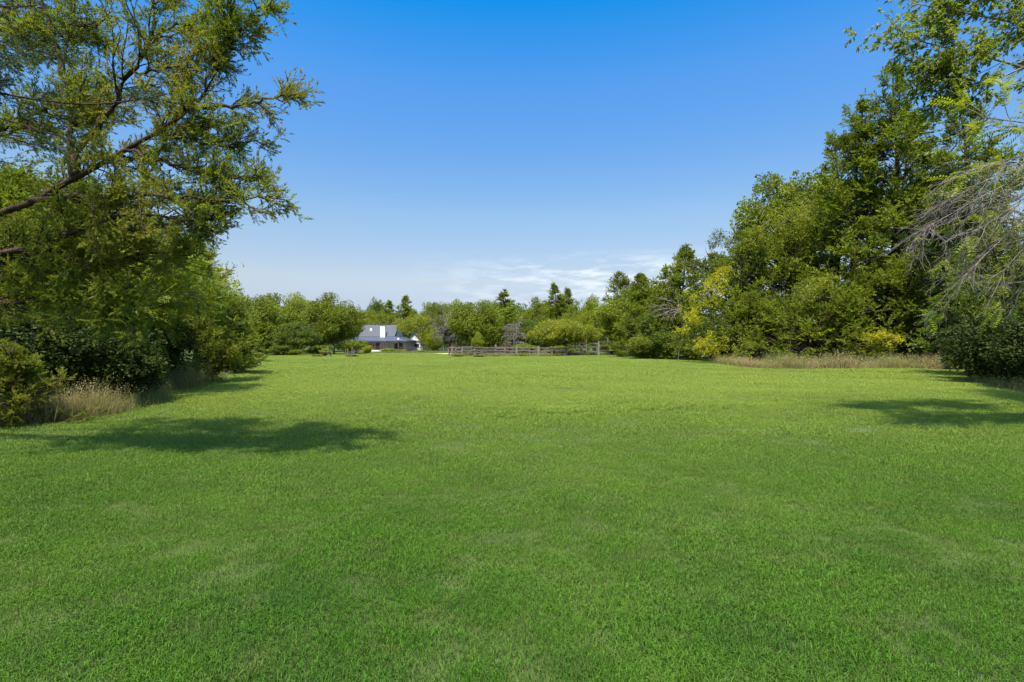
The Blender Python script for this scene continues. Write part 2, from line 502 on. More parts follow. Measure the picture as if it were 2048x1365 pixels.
def broad_meshes(seed, H, R, mat, nclump=70, lpc=60, leaf=0.35, crown_base=0.25, tmpl=None, rz=None, barkmat=None, clump_r=0.28,
                 lumpamp=0.2, trunk_r=None, lean=(0, 0), sparse=0.0, squash=0.7, nst=1, bottom=0.75):
    """round-headed tree: limbs run from the trunk to leafy clumps that fill an uneven ellipsoid"""
    rng = np.random.default_rng(seed)
    tmpl = tmpl or CLUST
    ta, ca = Acc(), Acc()
    cb = H * crown_base; cz = (cb + H) / 2; hz = (H - cb) / 2
    lf = lump_fn(rng, 7, lumpamp)
    u = norm(rng.normal(0, 1, (nclump, 3)))
    u[:, 2] = np.where(u[:, 2] < 0, u[:, 2] * bottom, u[:, 2])
    rad = rng.uniform(0.42, 1.0, nclump) ** 0.55 * np.clip(lf(u * 1.3), 0.72, 1.14)
    cr_ = clump_r * R * rng.uniform(0.55, 1.3, nclump)
    scl = np.array([R, R, hz])
    C = np.array([lean[0], lean[1], cz]) + u * scl * (rad * (1 - 0.6 * clump_r))[:, None]
    C[:, 2] = np.maximum(C[:, 2], 0.15)
    tr = trunk_r or H * 0.022
    fork = max(cb * 0.9, H * 0.12)
    tp = resample([(0, 0, -0.3), (lean[0] * 0.15, lean[1] * 0.15, fork), (lean[0] * 0.5, lean[1] * 0.5, cz), (lean[0] * 0.9, lean[1] * 0.9, H * 0.9)], 12)
    seg_tubes(ta, tp[None], np.array([tr]), np.array([tr * 0.15]), 8)
    # limbs to every clump
    t = np.clip((C[:, 2] - fork) / (H - fork), 0.02, 0.85) * rng.uniform(0.35, 0.8, nclump)
    zi = fork + t * (H * 0.9 - fork)
    S0 = np.stack([np.interp(zi, tp[:, 2], tp[:, i]) for i in range(3)], 1)
    s = np.linspace(0, 1, 8)[None, :, None]
    mid = S0 * 0.45 + C * 0.55 + np.array([0, 0, 1.0]) * (0.12 * R) + rng.normal(0, 0.05 * R, C.shape)
    pl = (1 - s) ** 2 * S0[:, None] + 2 * s * (1 - s) * mid[:, None] + s ** 2 * C[:, None]
    seg_tubes(ta, pl, np.full(nclump, tr * 0.32), np.full(nclump, 0.012), 4)
    # leaves
    n = np.maximum((lpc * (cr_ / (clump_r * R)) ** 2 * (1 - sparse)).astype(int), 6)
    ci = np.repeat(np.arange(nclump), n); K = len(ci)
    d = norm(rng.normal(0, 1, (K, 3)))
    rr = rng.uniform(0.25, 1.0, K) ** 0.5 * (1 + 0.25 * np.abs(rng.normal(0, 1, K)) * (rng.uniform(0, 1, K) > 0.8))
    off = d * rr[:, None] * cr_[ci][:, None] * np.array([1, 1, squash])
    O = C[ci] + off
    O[:, 2] = np.maximum(O[:, 2], 0.05)
    E = norm(off / np.maximum(np.linalg.norm(off, axis=1, keepdims=True), 1e-6) + rng.normal(0, 0.5, (K, 3)) + np.array([0, 0, 0.15]))
    cv = rng.normal(0, 0.16, nclump)
    val = 0.45 + cv[ci] + rng.normal(0, 0.12, K)
    place_mix(ca, tmpl, frames(E, rng, 0.45), O, leaf * rng.uniform(0.6, 1.35, K), val, rng)
    return ta.mesh('trunk', barkmat or M['bark_grey'], True), ca.mesh('crown', mat)

def stand(name, meshes, x, y, label, cat='tree', group=None, rz=0.0, sc=(1, 1, 1), parts=('trunk', 'crown')):
    r = empty(name, (x, y, float(gz(x, y))), label, cat, group, rz)
    r.scale = sc
    for pn, me in zip(parts, meshes):
        link(pn, me, r)
    return r

# ------------------------------------------------------------------ ground
def ground_mesh():
    s = np.linspace(-1, 1, 181); xs = np.sign(s) * (np.abs(s) ** 2.4) * 700 + s * 25
    t = np.linspace(0, 1, 190); ys = -60 + 75 * t + 950 * t ** 3.2
    X, Y = np.meshgrid(xs, ys)
    V = np.stack([X, Y, gz(X, Y) - 0.025], -1).reshape(-1, 3)
    nx, ny = len(xs), len(ys)
    i = np.arange(nx * ny).reshape(ny, nx)
    F = np.stack([i[:-1, :-1], i[:-1, 1:], i[1:, 1:], i[1:, :-1]], -1).reshape(-1, 4)
    return V, F

def soil_material():
    m, n, l = new_mat('turf_soil')
    g = n.new('ShaderNodeNewGeometry')
    t = n.new('ShaderNodeTexNoise'); t.inputs['Scale'].default_value = 0.5; t.inputs['Detail'].default_value = 8
    l.new(g.outputs['Position'], t.inputs['Vector'])
    r = n.new('ShaderNodeValToRGB')
    r.color_ramp.elements[0].position = 0.35; r.color_ramp.elements[1].position = 0.65
    r.color_ramp.elements[0].color = (0.04, 0.065, 0.014, 1); r.color_ramp.elements[1].color = (0.075, 0.105, 0.025, 1)
    l.new(t.outputs['Fac'], r.inputs[0])
    t2 = n.new('ShaderNodeTexNoise'); t2.inputs['Scale'].default_value = 30; t2.inputs['Detail'].default_value = 6
    l.new(g.outputs['Position'], t2.inputs['Vector'])
    r2 = n.new('ShaderNodeValToRGB'); r2.color_ramp.elements[0].position = 0.45; r2.color_ramp.elements[1].position = 0.6
    l.new(t2.outputs['Fac'], r2.inputs[0])
    mx = n.new('ShaderNodeMixRGB'); mx.inputs['Color2'].default_value = (0.05, 0.05, 0.02, 1)
    k = n.new('ShaderNodeMath'); k.operation = 'MULTIPLY'; k.inputs[1].default_value = 0.6
    l.new(r2.outputs[0], k.inputs[0]); l.new(k.outputs[0], mx.inputs['Fac']); l.new(r.outputs[0], mx.inputs['Color1'])
    b = n.new('ShaderNodeBsdfPrincipled'); b.inputs['Roughness'].default_value = 0.9; b.inputs['Specular IOR Level'].default_value = 0.1
    l.new(mx.outputs[0], b.inputs['Base Color'])
    bp = n.new('ShaderNodeBump'); bp.inputs['Strength'].default_value = 0.5; bp.inputs['Distance'].default_value = 0.03
    l.new(t2.outputs['Fac'], bp.inputs['Height']); l.new(bp.outputs[0], b.inputs['Normal'])
    o = n.new('ShaderNodeOutputMaterial'); l.new(b.outputs[0], o.inputs[0])
    return m
M['soil'] = soil_material()
gV, gF = ground_mesh()
tag(link('ground', raw_mesh('ground', gV, gF, smooth=True, mat=M['soil'])), kind='structure')

LAWN = np.array([(-14, 0.4), (-11, 5), (-9.6, 9.1), (-10.0, 11.2), (-11.2, 14.6), (-11.6, 16), (-12.6, 20.9), (-16, 30), (-24, 47), (-26, 56), (-38, 70), (-60, 110), (-8, 110),
                 (-7, 62), (5, 61), (14, 62), (13.5, 56), (17.8, 47), (14.6, 34.5), (20, 30.2), (29, 30.6), (19, 19.2), (17, 15.2), (15, 6), (14, 0.4)])

def in_poly(x, y, poly):
    inside = np.zeros(len(x), bool); j = len(poly) - 1
    for i in range(len(poly)):
        xi, yi = poly[i]; xj, yj = poly[j]
        c = ((yi > y) != (yj > y)) & (x < (xj - xi) * (y - yi) / (yj - yi + 1e-12) + xi)
        inside ^= c; j = i
    return inside

def tuft(rng, nb, rad, hmin, hmax, w, lean=0.6):
    a = rng.uniform(0, 6.283, nb); r = rad * np.sqrt(rng.uniform(0, 1, nb))
    base = np.stack([r * np.cos(a), r * np.sin(a), np.full(nb, -0.01)], 1)
    th = rng.uniform(0, 6.283, nb); dirv = np.stack([np.cos(th), np.sin(th), np.zeros(nb)], 1)
    side = np.stack([-np.sin(th), np.cos(th), np.zeros(nb)], 1)
    # blades turn their flat side at random
    tw = rng.uniform(-1, 1, nb)[:, None]
    side = norm(side + dirv * tw)
    h = rng.uniform(hmin, hmax, nb)[:, None]; ln = np.abs(rng.normal(0, lean, nb))[:, None]
    up = np.array([0, 0, 1.0])
    p1 = base + up * h * 0.55 + dirv * h * 0.25 * ln
    p2 = base + up * h * (1.0 - 0.25 * np.minimum(ln, 1.6)) + dirv * h * 0.9 * ln
    W = (w * rng.uniform(0.6, 1.3, nb))[:, None]
    V = np.stack([base - side * W / 2, base + side * W / 2, p1 + side * W * 0.42, p1 - side * W * 0.42, p2], 1).reshape(-1, 3)
    i = (np.arange(nb) * 5)[:, None]
    F = np.concatenate([i + np.array([[0, 1, 2]]), i + np.array([[0, 2, 3]]), i + np.array([[3, 2, 4]])])
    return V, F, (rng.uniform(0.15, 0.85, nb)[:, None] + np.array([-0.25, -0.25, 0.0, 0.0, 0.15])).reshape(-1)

def scatter(name, lods, label=None, cat=None, mat=None):
    """one object of ground cover: a point cloud whose points carry tufts.
    lods: list of (points (n,3), scales (n,), tuft arrays)"""
    pts = np.concatenate([l[0] for l in lods]); sc = np.concatenate([l[1] for l in lods])
    ids = np.concatenate([np.full(len(l[0]), i) for i, l in enumerate(lods)])
    me = bpy.data.meshes.new(name)
    me.vertices.add(len(pts)); me.vertices.foreach_set('co', pts.astype(np.float32).ravel())
    for nme, arr, ty in (('lod', ids.astype(np.int32), 'INT'), ('sc', sc.astype(np.float32), 'FLOAT'),
                         ('rz', np.random.default_rng(3).uniform(0, 6.283, len(pts)).astype(np.float32), 'FLOAT')):
        a = me.attributes.new(nme, ty, 'POINT'); a.data.foreach_set('value', arr)
    me.materials.append(mat)
    ng = bpy.data.node_groups.new(name + '_nodes', 'GeometryNodeTree')
    ng.interface.new_socket('Geometry', in_out='INPUT', socket_type='NodeSocketGeometry')
    ng.interface.new_socket('Geometry', in_out='OUTPUT', socket_type='NodeSocketGeometry')
    N, L = ng.nodes, ng.links
    gi = N.new('NodeGroupInput'); go = N.new('NodeGroupOutput'); jn = N.new('GeometryNodeJoinGeometry')
    def attr(nme, ty):
        a = N.new('GeometryNodeInputNamedAttribute'); a.data_type = ty; a.inputs['Name'].default_value = nme
        return a.outputs['Attribute']
    lod, scv, rzv = attr('lod', 'INT'), attr('sc', 'FLOAT'), attr('rz', 'FLOAT')
    cx = N.new('ShaderNodeCombineXYZ'); L.new(rzv, cx.inputs['Z'])
    for i, l in enumerate(lods):
        src = bpy.data.objects.new('tuft', raw_mesh('tuft', l[2][0], l[2][1], l[2][2], mat=mat))
        oi = N.new('GeometryNodeObjectInfo'); oi.inputs['Object'].default_value = src; oi.inputs['As Instance'].default_value = True
        cmp = N.new('FunctionNodeCompare'); cmp.data_type = 'INT'; cmp.operation = 'EQUAL'
        isock = [s for s in cmp.inputs if s.type == 'INT']
        L.new(lod, isock[0]); isock[1].default_value = i
        ip = N.new('GeometryNodeInstanceOnPoints')
        L.new(gi.outputs[0], ip.inputs['Points']); L.new(oi.outputs['Geometry'], ip.inputs['Instance'])
        L.new(cmp.outputs['Result'], ip.inputs['Selection']); L.new(cx.outputs[0], ip.inputs['Rotation']); L.new(scv, ip.inputs['Scale'])
        L.new(ip.outputs[0], jn.inputs[0])
    L.new(jn.outputs[0], go.inputs[0])
    o = link(name, me)
    md = o.modifiers.new('tufts', 'NODES'); md.node_group = ng
    return tag(o, label, cat, kind='stuff')

def lawn_points(rng, y0, y1, dens, soft):
    xm = 1.25 * y1 + 3
    n = int(dens * 2 * xm * (y1 - y0 + 2 * soft))
    x = rng.uniform(-xm, xm, n); y = rng.uniform(y0 - soft, y1 + soft, n)
    keep = (np.abs(x) < 1.12 * y + 2.0) & in_poly(x, y, LAWN)
    keep &= rng.uniform(0, 1, n) < np.clip((y - (y0 - soft)) / (2 * soft), 0, 1) * np.clip((y1 + soft - y) / (2 * soft), 0, 1)
    x, y = x[keep], y[keep]
    s = 1 + 0.22 * np.sin(x * 2.1 + np.sin(y * 1.7)) * np.sin(y * 2.4 + 1) + 0.15 * np.sin(x * 0.5 + 1) * np.sin(y * 0.6) + rng.normal(0, 0.14, len(x))
    return np.stack([x, y, gz(x, y)], 1), np.clip(s, 0.72, 1.6)

gr = np.random.default_rng(11)
lods = []
for k in range(3):
    p, s = lawn_points(gr, 1.2, 8.0, 40, 1.0)
    lods.append((p, s, tuft(gr, 150, 0.15, 0.012, 0.046 - 0.006 * k, 0.0030 + 0.0006 * k, 0.6 + 0.3 * k)))
for k in range(2):
    p, s = lawn_points(gr, 8.0, 24.0, 12, 3.0)
    lods.append((p, s, tuft(gr, 190, 0.33, 0.018, 0.052, 0.0075, 0.8)))
for k in range(2):
    p, s = lawn_points(gr, 22.0, 108.0, 1.7, 6.0)
    lods.append((p, s, tuft(gr, 420, 0.95, 0.03, 0.075, 0.012, 0.8)))
# longer darker tussocks on the low mound in the middle of the lawn
n = 260
x = at(1200, 13.0) + gr.normal(0, 1.5, n); y = 12.6 + gr.normal(0, 0.45, n) + (x - 2.2) * 0.25
lods.append((np.stack([x, y, gz(x, y)], 1), gr.uniform(0.7, 1.2, n), tuft(gr, 60, 0.10, 0.06, 0.12, 0.008, 0.6)))
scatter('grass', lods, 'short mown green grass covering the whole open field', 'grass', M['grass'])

# ------------------------------------------------------------------ boxes and the like
def box_arr(x0, x1, y0, y1, z0, z1):
    V = [(x, y, z) for z in (z0, z1) for y in (y0, y1) for x in (x0, x1)]
    F = [(0, 2, 3, 1), (4, 5, 7, 6), (0, 1, 5, 4), (2, 6, 7, 3), (0, 4, 6, 2), (1, 3, 7, 5)]
    return np.array(V, float), np.array(F)

def beam(acc, a, b, w, h, rng=None, jit=0.0):
    """squared timber from a to b with slight waver"""
    a = np.array(a, float); b = np.array(b, float); d = norm(b - a)
    up = np.array([0, 0, 1.0]) if abs(d[2]) < 0.9 else np.array([0, 1.0, 0])
    s = norm(np.cross(d, up)); u = np.cross(s, d)
    n = 5; ring = []
    for i in range(n):
        p = a + (b - a) * i / (n - 1)
        if rng is not None: p = p + s * rng.normal(0, jit) + u * rng.normal(0, jit)
        k = 1.0 if rng is None else rng.uniform(0.85, 1.12)
        c = 0.8
        ring.append([p + s * w / 2 * k * cx + u * h / 2 * k * cy for cx, cy in ((-1, -c), (-c, -1), (c, -1), (1, -c), (1, c), (c, 1), (-c, 1), (-1, c))])
    V = np.array(ring).reshape(-1, 3); F = []
    for i in range(n - 1):
        for j in range(8):
            F.append((i * 8 + j, i * 8 + (j + 1) % 8, (i + 1) * 8 + (j + 1) % 8, (i + 1) * 8 + j))
    acc.add(V, np.array(F))
    for e, sg in ((0, 1), (n - 1, -1)):
        o = e * 8
        F2 = [(o, o + j, o + j + 1) for j in range(1, 7)]
        acc.add(V, np.array(F2) if sg > 0 else np.array([(p, r, q) for p, q, r in F2]))

def part_box(name, mat, parent, boxes):
    a = Acc()
    for b in boxes: a.add(*box_arr(*b))
    return link(name, a.mesh(name, mat), parent)

# ------------------------------------------------------------------ house far behind the lawn
M['metal_roof'] = rough_mat('standing_seam_roof', (0.060, 0.060, 0.062), (0.078, 0.078, 0.080), 3, 0.5, 0.05, metallic=0.15, spec=0.4)
M['porch_roof'] = rough_mat('porch_roof_metal', (0.055, 0.062, 0.085), (0.070, 0.080, 0.105), 3, 0.45, 0.05, metallic=0.15, spec=0.4)
M['wall'] = rough_mat('pale_board_wall', (0.32, 0.32, 0.29), (0.40, 0.39, 0.36), 2, 0.8, 0.1)
M['white'] = rough_mat('white_paint', (0.60, 0.60, 0.59), (0.68, 0.68, 0.67), 3, 0.7, 0.1)
M['stucco'] = rough_mat('white_stucco', (0.52, 0.50, 0.46), (0.64, 0.62, 0.59), 3, 0.85, 0.2)
M['dark'] = rough_mat('dark_trim', (0.03, 0.025, 0.022), (0.06, 0.05, 0.045), 4, 0.7, 0.1)
M['brown'] = rough_mat('brown_stain', (0.07, 0.03, 0.025), (0.13, 0.06, 0.045), 4, 0.7, 0.1)
M['slab'] = rough_mat('pale_concrete', (0.50, 0.46, 0.42), (0.64, 0.60, 0.56), 3, 0.9, 0.2)
m, nn, ll = new_mat('window_glass')
b = nn.new('ShaderNodeBsdfPrincipled'); b.inputs['Base Color'].default_value = (0.02, 0.025, 0.03, 1); b.inputs['Roughness'].default_value = 0.08
o = nn.new('ShaderNodeOutputMaterial'); ll.new(b.outputs[0], o.inputs[0]); M['glass'] = m

HD = 130.0                         # distance of the porch edge
def hx(px, d=HD): return at(px, d)
gh = float(gz(hx(755), HD)) + 0.05
house = empty('farmhouse', (hx(755), HD, gh), 'grey metal roofed farmhouse with white chimney and long shady porch, far across the lawn', 'house')
HX = hx(755)
def X(px, d=HD): return at(px, d) - HX
# local frame: x relative to HX, y relative to HD, z relative to gh
zl = lambda py, d=HD: zat(py, d) - gh
WY = 2.6                           # wall stands 2.6 m behind the eave
part_box('porch_deck', M['slab'], house, [(X(700), X(812), 0.1, WY + 0.2, -0.4, 0.33), (X(716), X(770), -1.0, 0.1, -0.4, 0.22)])
wa = Acc()
wx0, wx1 = X(704), X(806)
zt = zl(683.5)
wa.add(*box_arr(wx0, wx1, WY, WY + 9.0, 0.33, zt + 0.3))
# upper gable ends
rid = zl(650.0, HD + 7.2); et = zl(673.5, HD + 2.4)
for xx in (X(718), X(786)):
    V = np.array([(xx, WY + 0.3, zt), (xx, WY + 8.7, zt), (xx, WY + 8.7, et - .1), (xx, 7.2, rid - 0.2), (xx, WY + 0.3, et - .1)]); V2 = V + np.array([0.2, 0, 0])
    F = [(0, 1, 2), (0, 2, 3), (0, 3, 4)]
    wa.add(V, np.array(F)); wa.add(V2, np.array(F))
wa.add(*box_arr(X(718) + .2, X(786), WY + 0.3, WY + 8.7, zt + 0.3, et - 0.1))
wall = link('wall', wa.mesh('wall', M['wall']), house)
# board joints on the wall
js = part_box('batten', M['white'], wall, [(x, x + 0.06, WY - 0.03, WY - 0.002, 0.35, zt) for x in np.arange(X(757), X(787), 0.6)])

def roof_plane(acc, q, pitch=0.5, th=0.12, rib=0.045):
    """q: four corners (lower left, lower right, upper right, upper left); standing seams run up the slope"""
    q = np.array(q, float); nrm = norm(np.cross(q[1] - q[0], q[3] - q[0]))
    V = np.concatenate([q, q - nrm * th])
    acc.add(V, np.array([(0, 1, 2, 3), (7, 6, 5, 4), (0, 4, 5, 1), (1, 5, 6, 2), (2, 6, 7, 3), (3, 7, 4, 0)]))
    e = norm(q[1] - q[0]); L = np.linalg.norm(q[1] - q[0]); up = norm((q[3] + q[2]) / 2 - (q[0] + q[1]) / 2)
    up = norm(up - e * (up @ e))
    tl, tr = (q[3] - q[0]) @ e, (q[2] - q[0]) @ e
    Hh = (q[3] - q[0]) @ up
    for s in np.arange(0.15, L, pitch):
        # height reachable at offset s (hips cut the seams short)
        h = Hh
        if tl > 0.05 and s < tl: h = Hh * s / tl
        if tr < L - 0.05 and s > tr: h = min(h, Hh * (L - s) / (L - tr))
        a = q[0] + e * s + nrm * rib * 0.5; b_ = a + up * h
        beam(acc, a, b_, 0.05, rib)
ra = Acc()
y_e, y_r = 2.4, 7.2
roof_plane(ra, [(X(716.5, HD + y_e), y_e, et), (X(789, HD + y_e), y_e, et), (X(789, HD + y_r) - 0.1, y_r, rid), (X(727, HD + y_r), y_r, rid)])
xl, xr = X(716.5, HD + y_e), X(789, HD + y_e)
ra = Acc()
roof_plane(ra, [(xl, y_e, et), (xr, y_e, et), (xr, y_r, rid), (xl, y_r, rid)])
roof_plane(ra, [(xr, 12.0, et), (xl, 12.0, et), (xl, y_r + 0.05, rid), (xr, y_r + 0.05, rid)])
ra.add(*box_arr(xl, xr, y_r - 0.12, y_r + 0.14, rid - 0.02, rid + 0.06))
roof = link('upper_roof', ra.mesh('upper_roof', M['metal_roof']), house)
# lower roof wrapping round
pa = Acc()
ez = zl(682.0); pz = zl(673.6, HD + 2.5)
lx, rx = X(693), X(815)
roof_plane(pa, [(lx, 0, ez), (rx, 0, ez), (xr + 0.3, 2.5, pz), (xl - 0.3, 2.5, pz)])
roof_plane(pa, [(rx, 0, ez), (rx, 13.5, ez), (xr + 0.3, 11.9, pz), (xr + 0.3, 2.5, pz)])
roof_plane(pa, [(lx, 13.5, ez), (lx, 0, ez), (xl - 0.3, 2.5, pz), (xl - 0.3, 11.9, pz)])
roof_plane(pa, [(rx, 13.5, ez), (lx, 13.5, ez), (xl - 0.3, 11.9, pz), (xr + 0.3, 11.9, pz)])
pa.add(*box_arr(lx, rx, -0.04, 0.02, ez - 0.22, ez + 0.0))
link('porch_roof', pa.mesh('porch_roof', M['porch_roof']), house)
# small side wing roof showing behind the left hip
sa = Acc()
roof_plane(sa, [(X(712, HD + 5), 5, zl(670, HD + 5)), (X(722, HD + 5), 5, zl(670, HD + 5)), (X(722, HD + 5), 8.0, zl(660, HD + 8)), (X(712, HD + 5) , 8.0, zl(660, HD + 8))])
sa.add(*box_arr(X(712, HD + 5) + .1, X(722, HD + 5), 5.3, 8.0, zt, zl(670, HD + 5) - .1))
link('side_roof', sa.mesh('side_roof', M['metal_roof']), house)
cx0, cx1 = X(760.3, HD + 2.0), X(770, HD + 2.0)
ch = part_box('chimney', M['white'], house, [(cx0, cx1, 2.0, 3.3, zl(676.3, HD + 2.0), zl(653, HD + 2))])
part_box('chimney_cap', M['dark'], ch, [(cx0 + 0.12, cx1 - 0.12, 2.12, 3.2, zl(653, HD + 2), zl(652.2, HD + 2) + 0.05)])
t_s = 0.6
sy = y_e + (y_r - y_e) * t_s; sz = et + (rid - et) * t_s
sk = part_box('skylight', M['white'], house, [(X(741, HD + sy), X(745.6, HD + sy), sy - 0.6, sy + 0.3, sz - 0.4, sz + 0.32)])
part_box('pane', M['glass'], sk, [(X(741, HD + sy) + 0.07, X(745.6, HD + sy) - 0.07, sy - 0.53, sy + 0.23, sz + 0.322, sz + 0.34)])
for (a_, b_, zb, zt_) in ((735, 740.5, 0.34, 1.9), (752, 759, 0.34, 2.1), (743, 747.5, 1.0, 1.9), (789, 795, 0.6, 2.0), (798, 805, 0.4, 2.1)):
    w = part_box('window', M['dark'], house, [(X(a_, HD + WY), X(b_, HD + WY), WY - 0.06, WY - 0.004, zb, zt_)])
    part_box('pane', M['glass'], w, [(X(a_, HD + WY) + 0.1, X(b_, HD + WY) - 0.1, WY - 0.075, WY - 0.062, zb + 0.1, zt_ - 0.1)])
for px in (744.6, 774, 797, 812, 724, 704):
    part_box('porch_post', M['brown'], house, [(X(px) - 0.09, X(px) + 0.09, 0.14, 0.32, 0.332, ez - 0.1)])
part_box('railing', M['brown'], house, [(X(704), X(773), 0.18, 0.26, 1.15, 1.24), (X(704), X(773), 0.18, 0.26, 0.5, 0.56)] +
         [(x, x + 0.035, 0.2, 0.24, 0.56, 1.15) for x in np.arange(X(704), X(773), 0.16)])
for px in (739, 745.8, 770):       # lamps hanging under the porch roof
    a = Acc(); V = []; ring = 10
    for j, (r, z) in enumerate(((0.03, 0.18), (0.17, 0.02), (0.15, 0.0))):
        V += [(X(px) + r * math.cos(t), 1.3 + r * math.sin(t), zt - 0.42 + z) for t in np.arange(ring) * 2 * math.pi / ring]
    F = [(j * ring + i, j * ring + (i + 1) % ring, (j + 1) * ring + (i + 1) % ring, (j + 1) * ring + i) for j in range(2) for i in range(ring)]
    a.add(np.array(V), np.array(F)); a.add(*box_arr(X(px) - 0.01, X(px) + 0.01, 1.29, 1.31, zt - 0.25, zt + 0.2))
    link('porch_lamp', a.mesh('porch_lamp', M['white']), house)

# table with benches on the porch, seen dark behind the railing
dsh = empty('satellite_dish', (at(796.5, 126), 126, float(gz(at(796.5, 126), 126))), 'small white round satellite dish on a pole in front of the farmhouse porch', 'satellite dish')
a = Acc(); rg = 14; V = []
zc = zat(677.3, 126) - dsh.location.z
for j, (r, dy) in enumerate(((0.0, 0.0), (0.15, -0.02), (0.28, -0.09), (0.27, -0.11))):
    V += [(r * math.cos(t), dy, zc + r * 1.15 * math.sin(t)) for t in np.arange(rg) * 2 * math.pi / rg]
F = [(j * rg + i, j * rg + (i + 1) % rg, (j + 1) * rg + (i + 1) % rg, (j + 1) * rg + i) for j in range(3) for i in range(rg)]
a.add(np.array(V), np.array(F)); link('dish', a.mesh('dish', M['white']), dsh)
a = Acc(); seg_tubes(a, np.array([[(0, 0.03, -0.3), (0, 0.03, zc * 0.5), (0, 0.03, zc)]]), np.array([0.04]), np.array([0.035]), 8)
link('pole', a.mesh('pole', M['dark'], True), dsh)
a = Acc(); seg_tubes(a, np.array([[(0, -0.02, zc - 0.27), (0, -0.3, zc - 0.14), (0, -0.36, zc)]]), np.array([0.015]), np.array([0.03]), 5)
link('feed_arm', a.mesh('feed_arm', M['white']), dsh)

# white outbuilding right of the house
OD = 142.0
ox0, ox1 = at(812, OD), at(846, OD); og = float(gz(0, OD))
ob = empty('white_outbuilding', ((ox0 + ox1) / 2, OD, og), 'low white stucco outbuilding glimpsed through the arching old tree, right of the farmhouse', 'building')
hw = (ox1 - ox0) / 2
a = Acc(); z1 = zat(683, OD) - og; z2 = zat(667, OD) - og
a.add(*box_arr(-hw, hw, 0, 6, -0.4, z1))
a.add(np.array([(-hw, 0, z1), (hw, 0, z1), (0, 0, z2), (-hw, 6, z1), (hw, 6, z1), (0, 6, z2)]), np.array([(0, 1, 2), (4, 3, 5)]))
link('wall', a.mesh('wall', M['stucco']), ob)
a = Acc(); roof_plane(a, [(hw + 0.3, -0.3, z1 - 0.1), (hw + 0.3, 6.3, z1 - 0.1), (0, 6.3, z2 + 0.1), (0, -0.3, z2 + 0.1)])
roof_plane(a, [(-hw - 0.3, 6.3, z1 - 0.1), (-hw - 0.3, -0.3, z1 - 0.1), (0, -0.3, z2 + 0.1), (0, 6.3, z2 + 0.1)])
link('roof', a.mesh('roof', M['metal_roof']), ob)
for x0, x1, za, zb in ((at(815.5, OD) - ob.location.x, at(818.5, OD) - ob.location.x, 0.1, 2.0), (at(829, OD) - ob.location.x, at(838, OD) - ob.location.x, 0.9, 1.9)):
    w = part_box('window', M['brown'], ob, [(x0, x1, -0.05, -0.003, za, zb)])
    part_box('pane', M['glass'], w, [(x0 + .1, x1 - .1, -0.065, -0.052, za + .1, zb - .1)])
part_box('fascia', M['brown'], ob, [(-hw, hw, -0.14, -0.005, z1 - 0.15, z1 + 0.1)])

# gravel strip of the drive, low timber edging
a = Acc(); xs = np.linspace(at(832, 92), at(905, 82), 30)
rr = np.random.default_rng(4)
V = []
for i, x in enumerate(xs):
    t = i / 29; yc = 88 - 7 * t; hw_ = 2.4 + 0.9 * math.sin(i * 1.3) * 0.3
    for yy in (yc - hw_ * (0.35 + 0.65 * min(1, t * 5)), yc + hw_):
        V.append((x, yy, float(gz(x, yy)) + 0.03))
F = [(2 * i, 2 * i + 2, 2 * i + 3, 2 * i + 1) for i in range(29)]
a.add(np.array(V), np.array(F))
tag(link('gravel_path', a.mesh('gravel_path', rough_mat('pale_gravel', (0.42, 0.37, 0.30), (0.62, 0.56, 0.48), 6, 0.95, 0.4))), kind='structure')

# ------------------------------------------------------------------ split rail corral
def make_post(parent, x, y, top, w, rng, tilt=0.0):
    g = float(gz(x, y)); a = Acc()
    beam(a, (0, 0, -0.35), (tilt * (top - g), rng.normal(0, 0.02), top - g), w, w, rng, 0.006)
    V, F, A = a.get()
    loc = np.array(parent.location)
    return link('post', raw_mesh('post', V, F, mat=M['post'] if rng.uniform() < 0.75 else M['rail']), parent, (x - loc[0], y - loc[1], g - loc[2]))

def make_rail(parent, p, q, w, h, rng, mat):
    a = Acc(); loc = np.array(parent.location)
    beam(a, np.array(p) - loc, np.array(q) - loc, w, h, rng, 0.02)
    return link('rail', a.mesh('rail', mat), parent)

fr = np.random.default_rng(21)
fx, fy = at(1033, 60), 60.0
fence = empty('rail_fence', (fx, fy, float(gz(fx, fy))), 'weathered grey post and rail corral fence at the far edge of the lawn', 'fence')
posts = [(898, 63, 696, .20, 0), (905, 59.5, 693.5, .24, 0), (922.5, 58.5, 697, .17, .13), (949, 59, 695, .19, 0), (991, 60, 689.5, .18, 0.01), (1033, 60, 692.5, .22, .02),
         (1077, 60, 693, .26, 0), (1132, 61, 697, .16, 0), (1162, 61, 691, .24, 0), (1197, 60.5, 683, .21, .01), (1218, 62, 675, .19, -.09)]
for px, d, py, w, tl in posts:
    make_post(fence, at(px, d), d, zat(py, d), w, fr, tl)
for i in range(len(posts) - 1):
    (p0, d0, y0, *_), (p1, d1, y1, *_) = posts[i], posts[i + 1]
    g0, g1 = float(gz(at(p0, d0), d0)), float(gz(at(p1, d1), d1))
    hs = (1.02, 0.68, 0.32) if i not in (0, 1) else (0.95, 0.5)
    if i >= 7: hs = (1.45, 1.0, 0.5)
    if i == 6: hs = (0.98, 0.62, 0.25)
    if i == 9: hs = (1.6, 1.15, 0.6)
    for h in hs:
        e0, e1 = fr.normal(0, 0.035, 2)
        make_rail(fence, (at(p0, d0), d0 - 0.04 + fr.normal(0, .02), g0 + h + e0), (at(p1, d1), d1 - 0.04 + fr.normal(0, .02), g1 + h + e1), 0.09, 0.15, fr, M['rail'])
# loose brace in the shaded bay
make_rail(fence, (at(1128, 61), 60.7, -0.1), (at(1150, 61), 60.9, 1.2), 0.08, 0.12, fr, M['rail'])

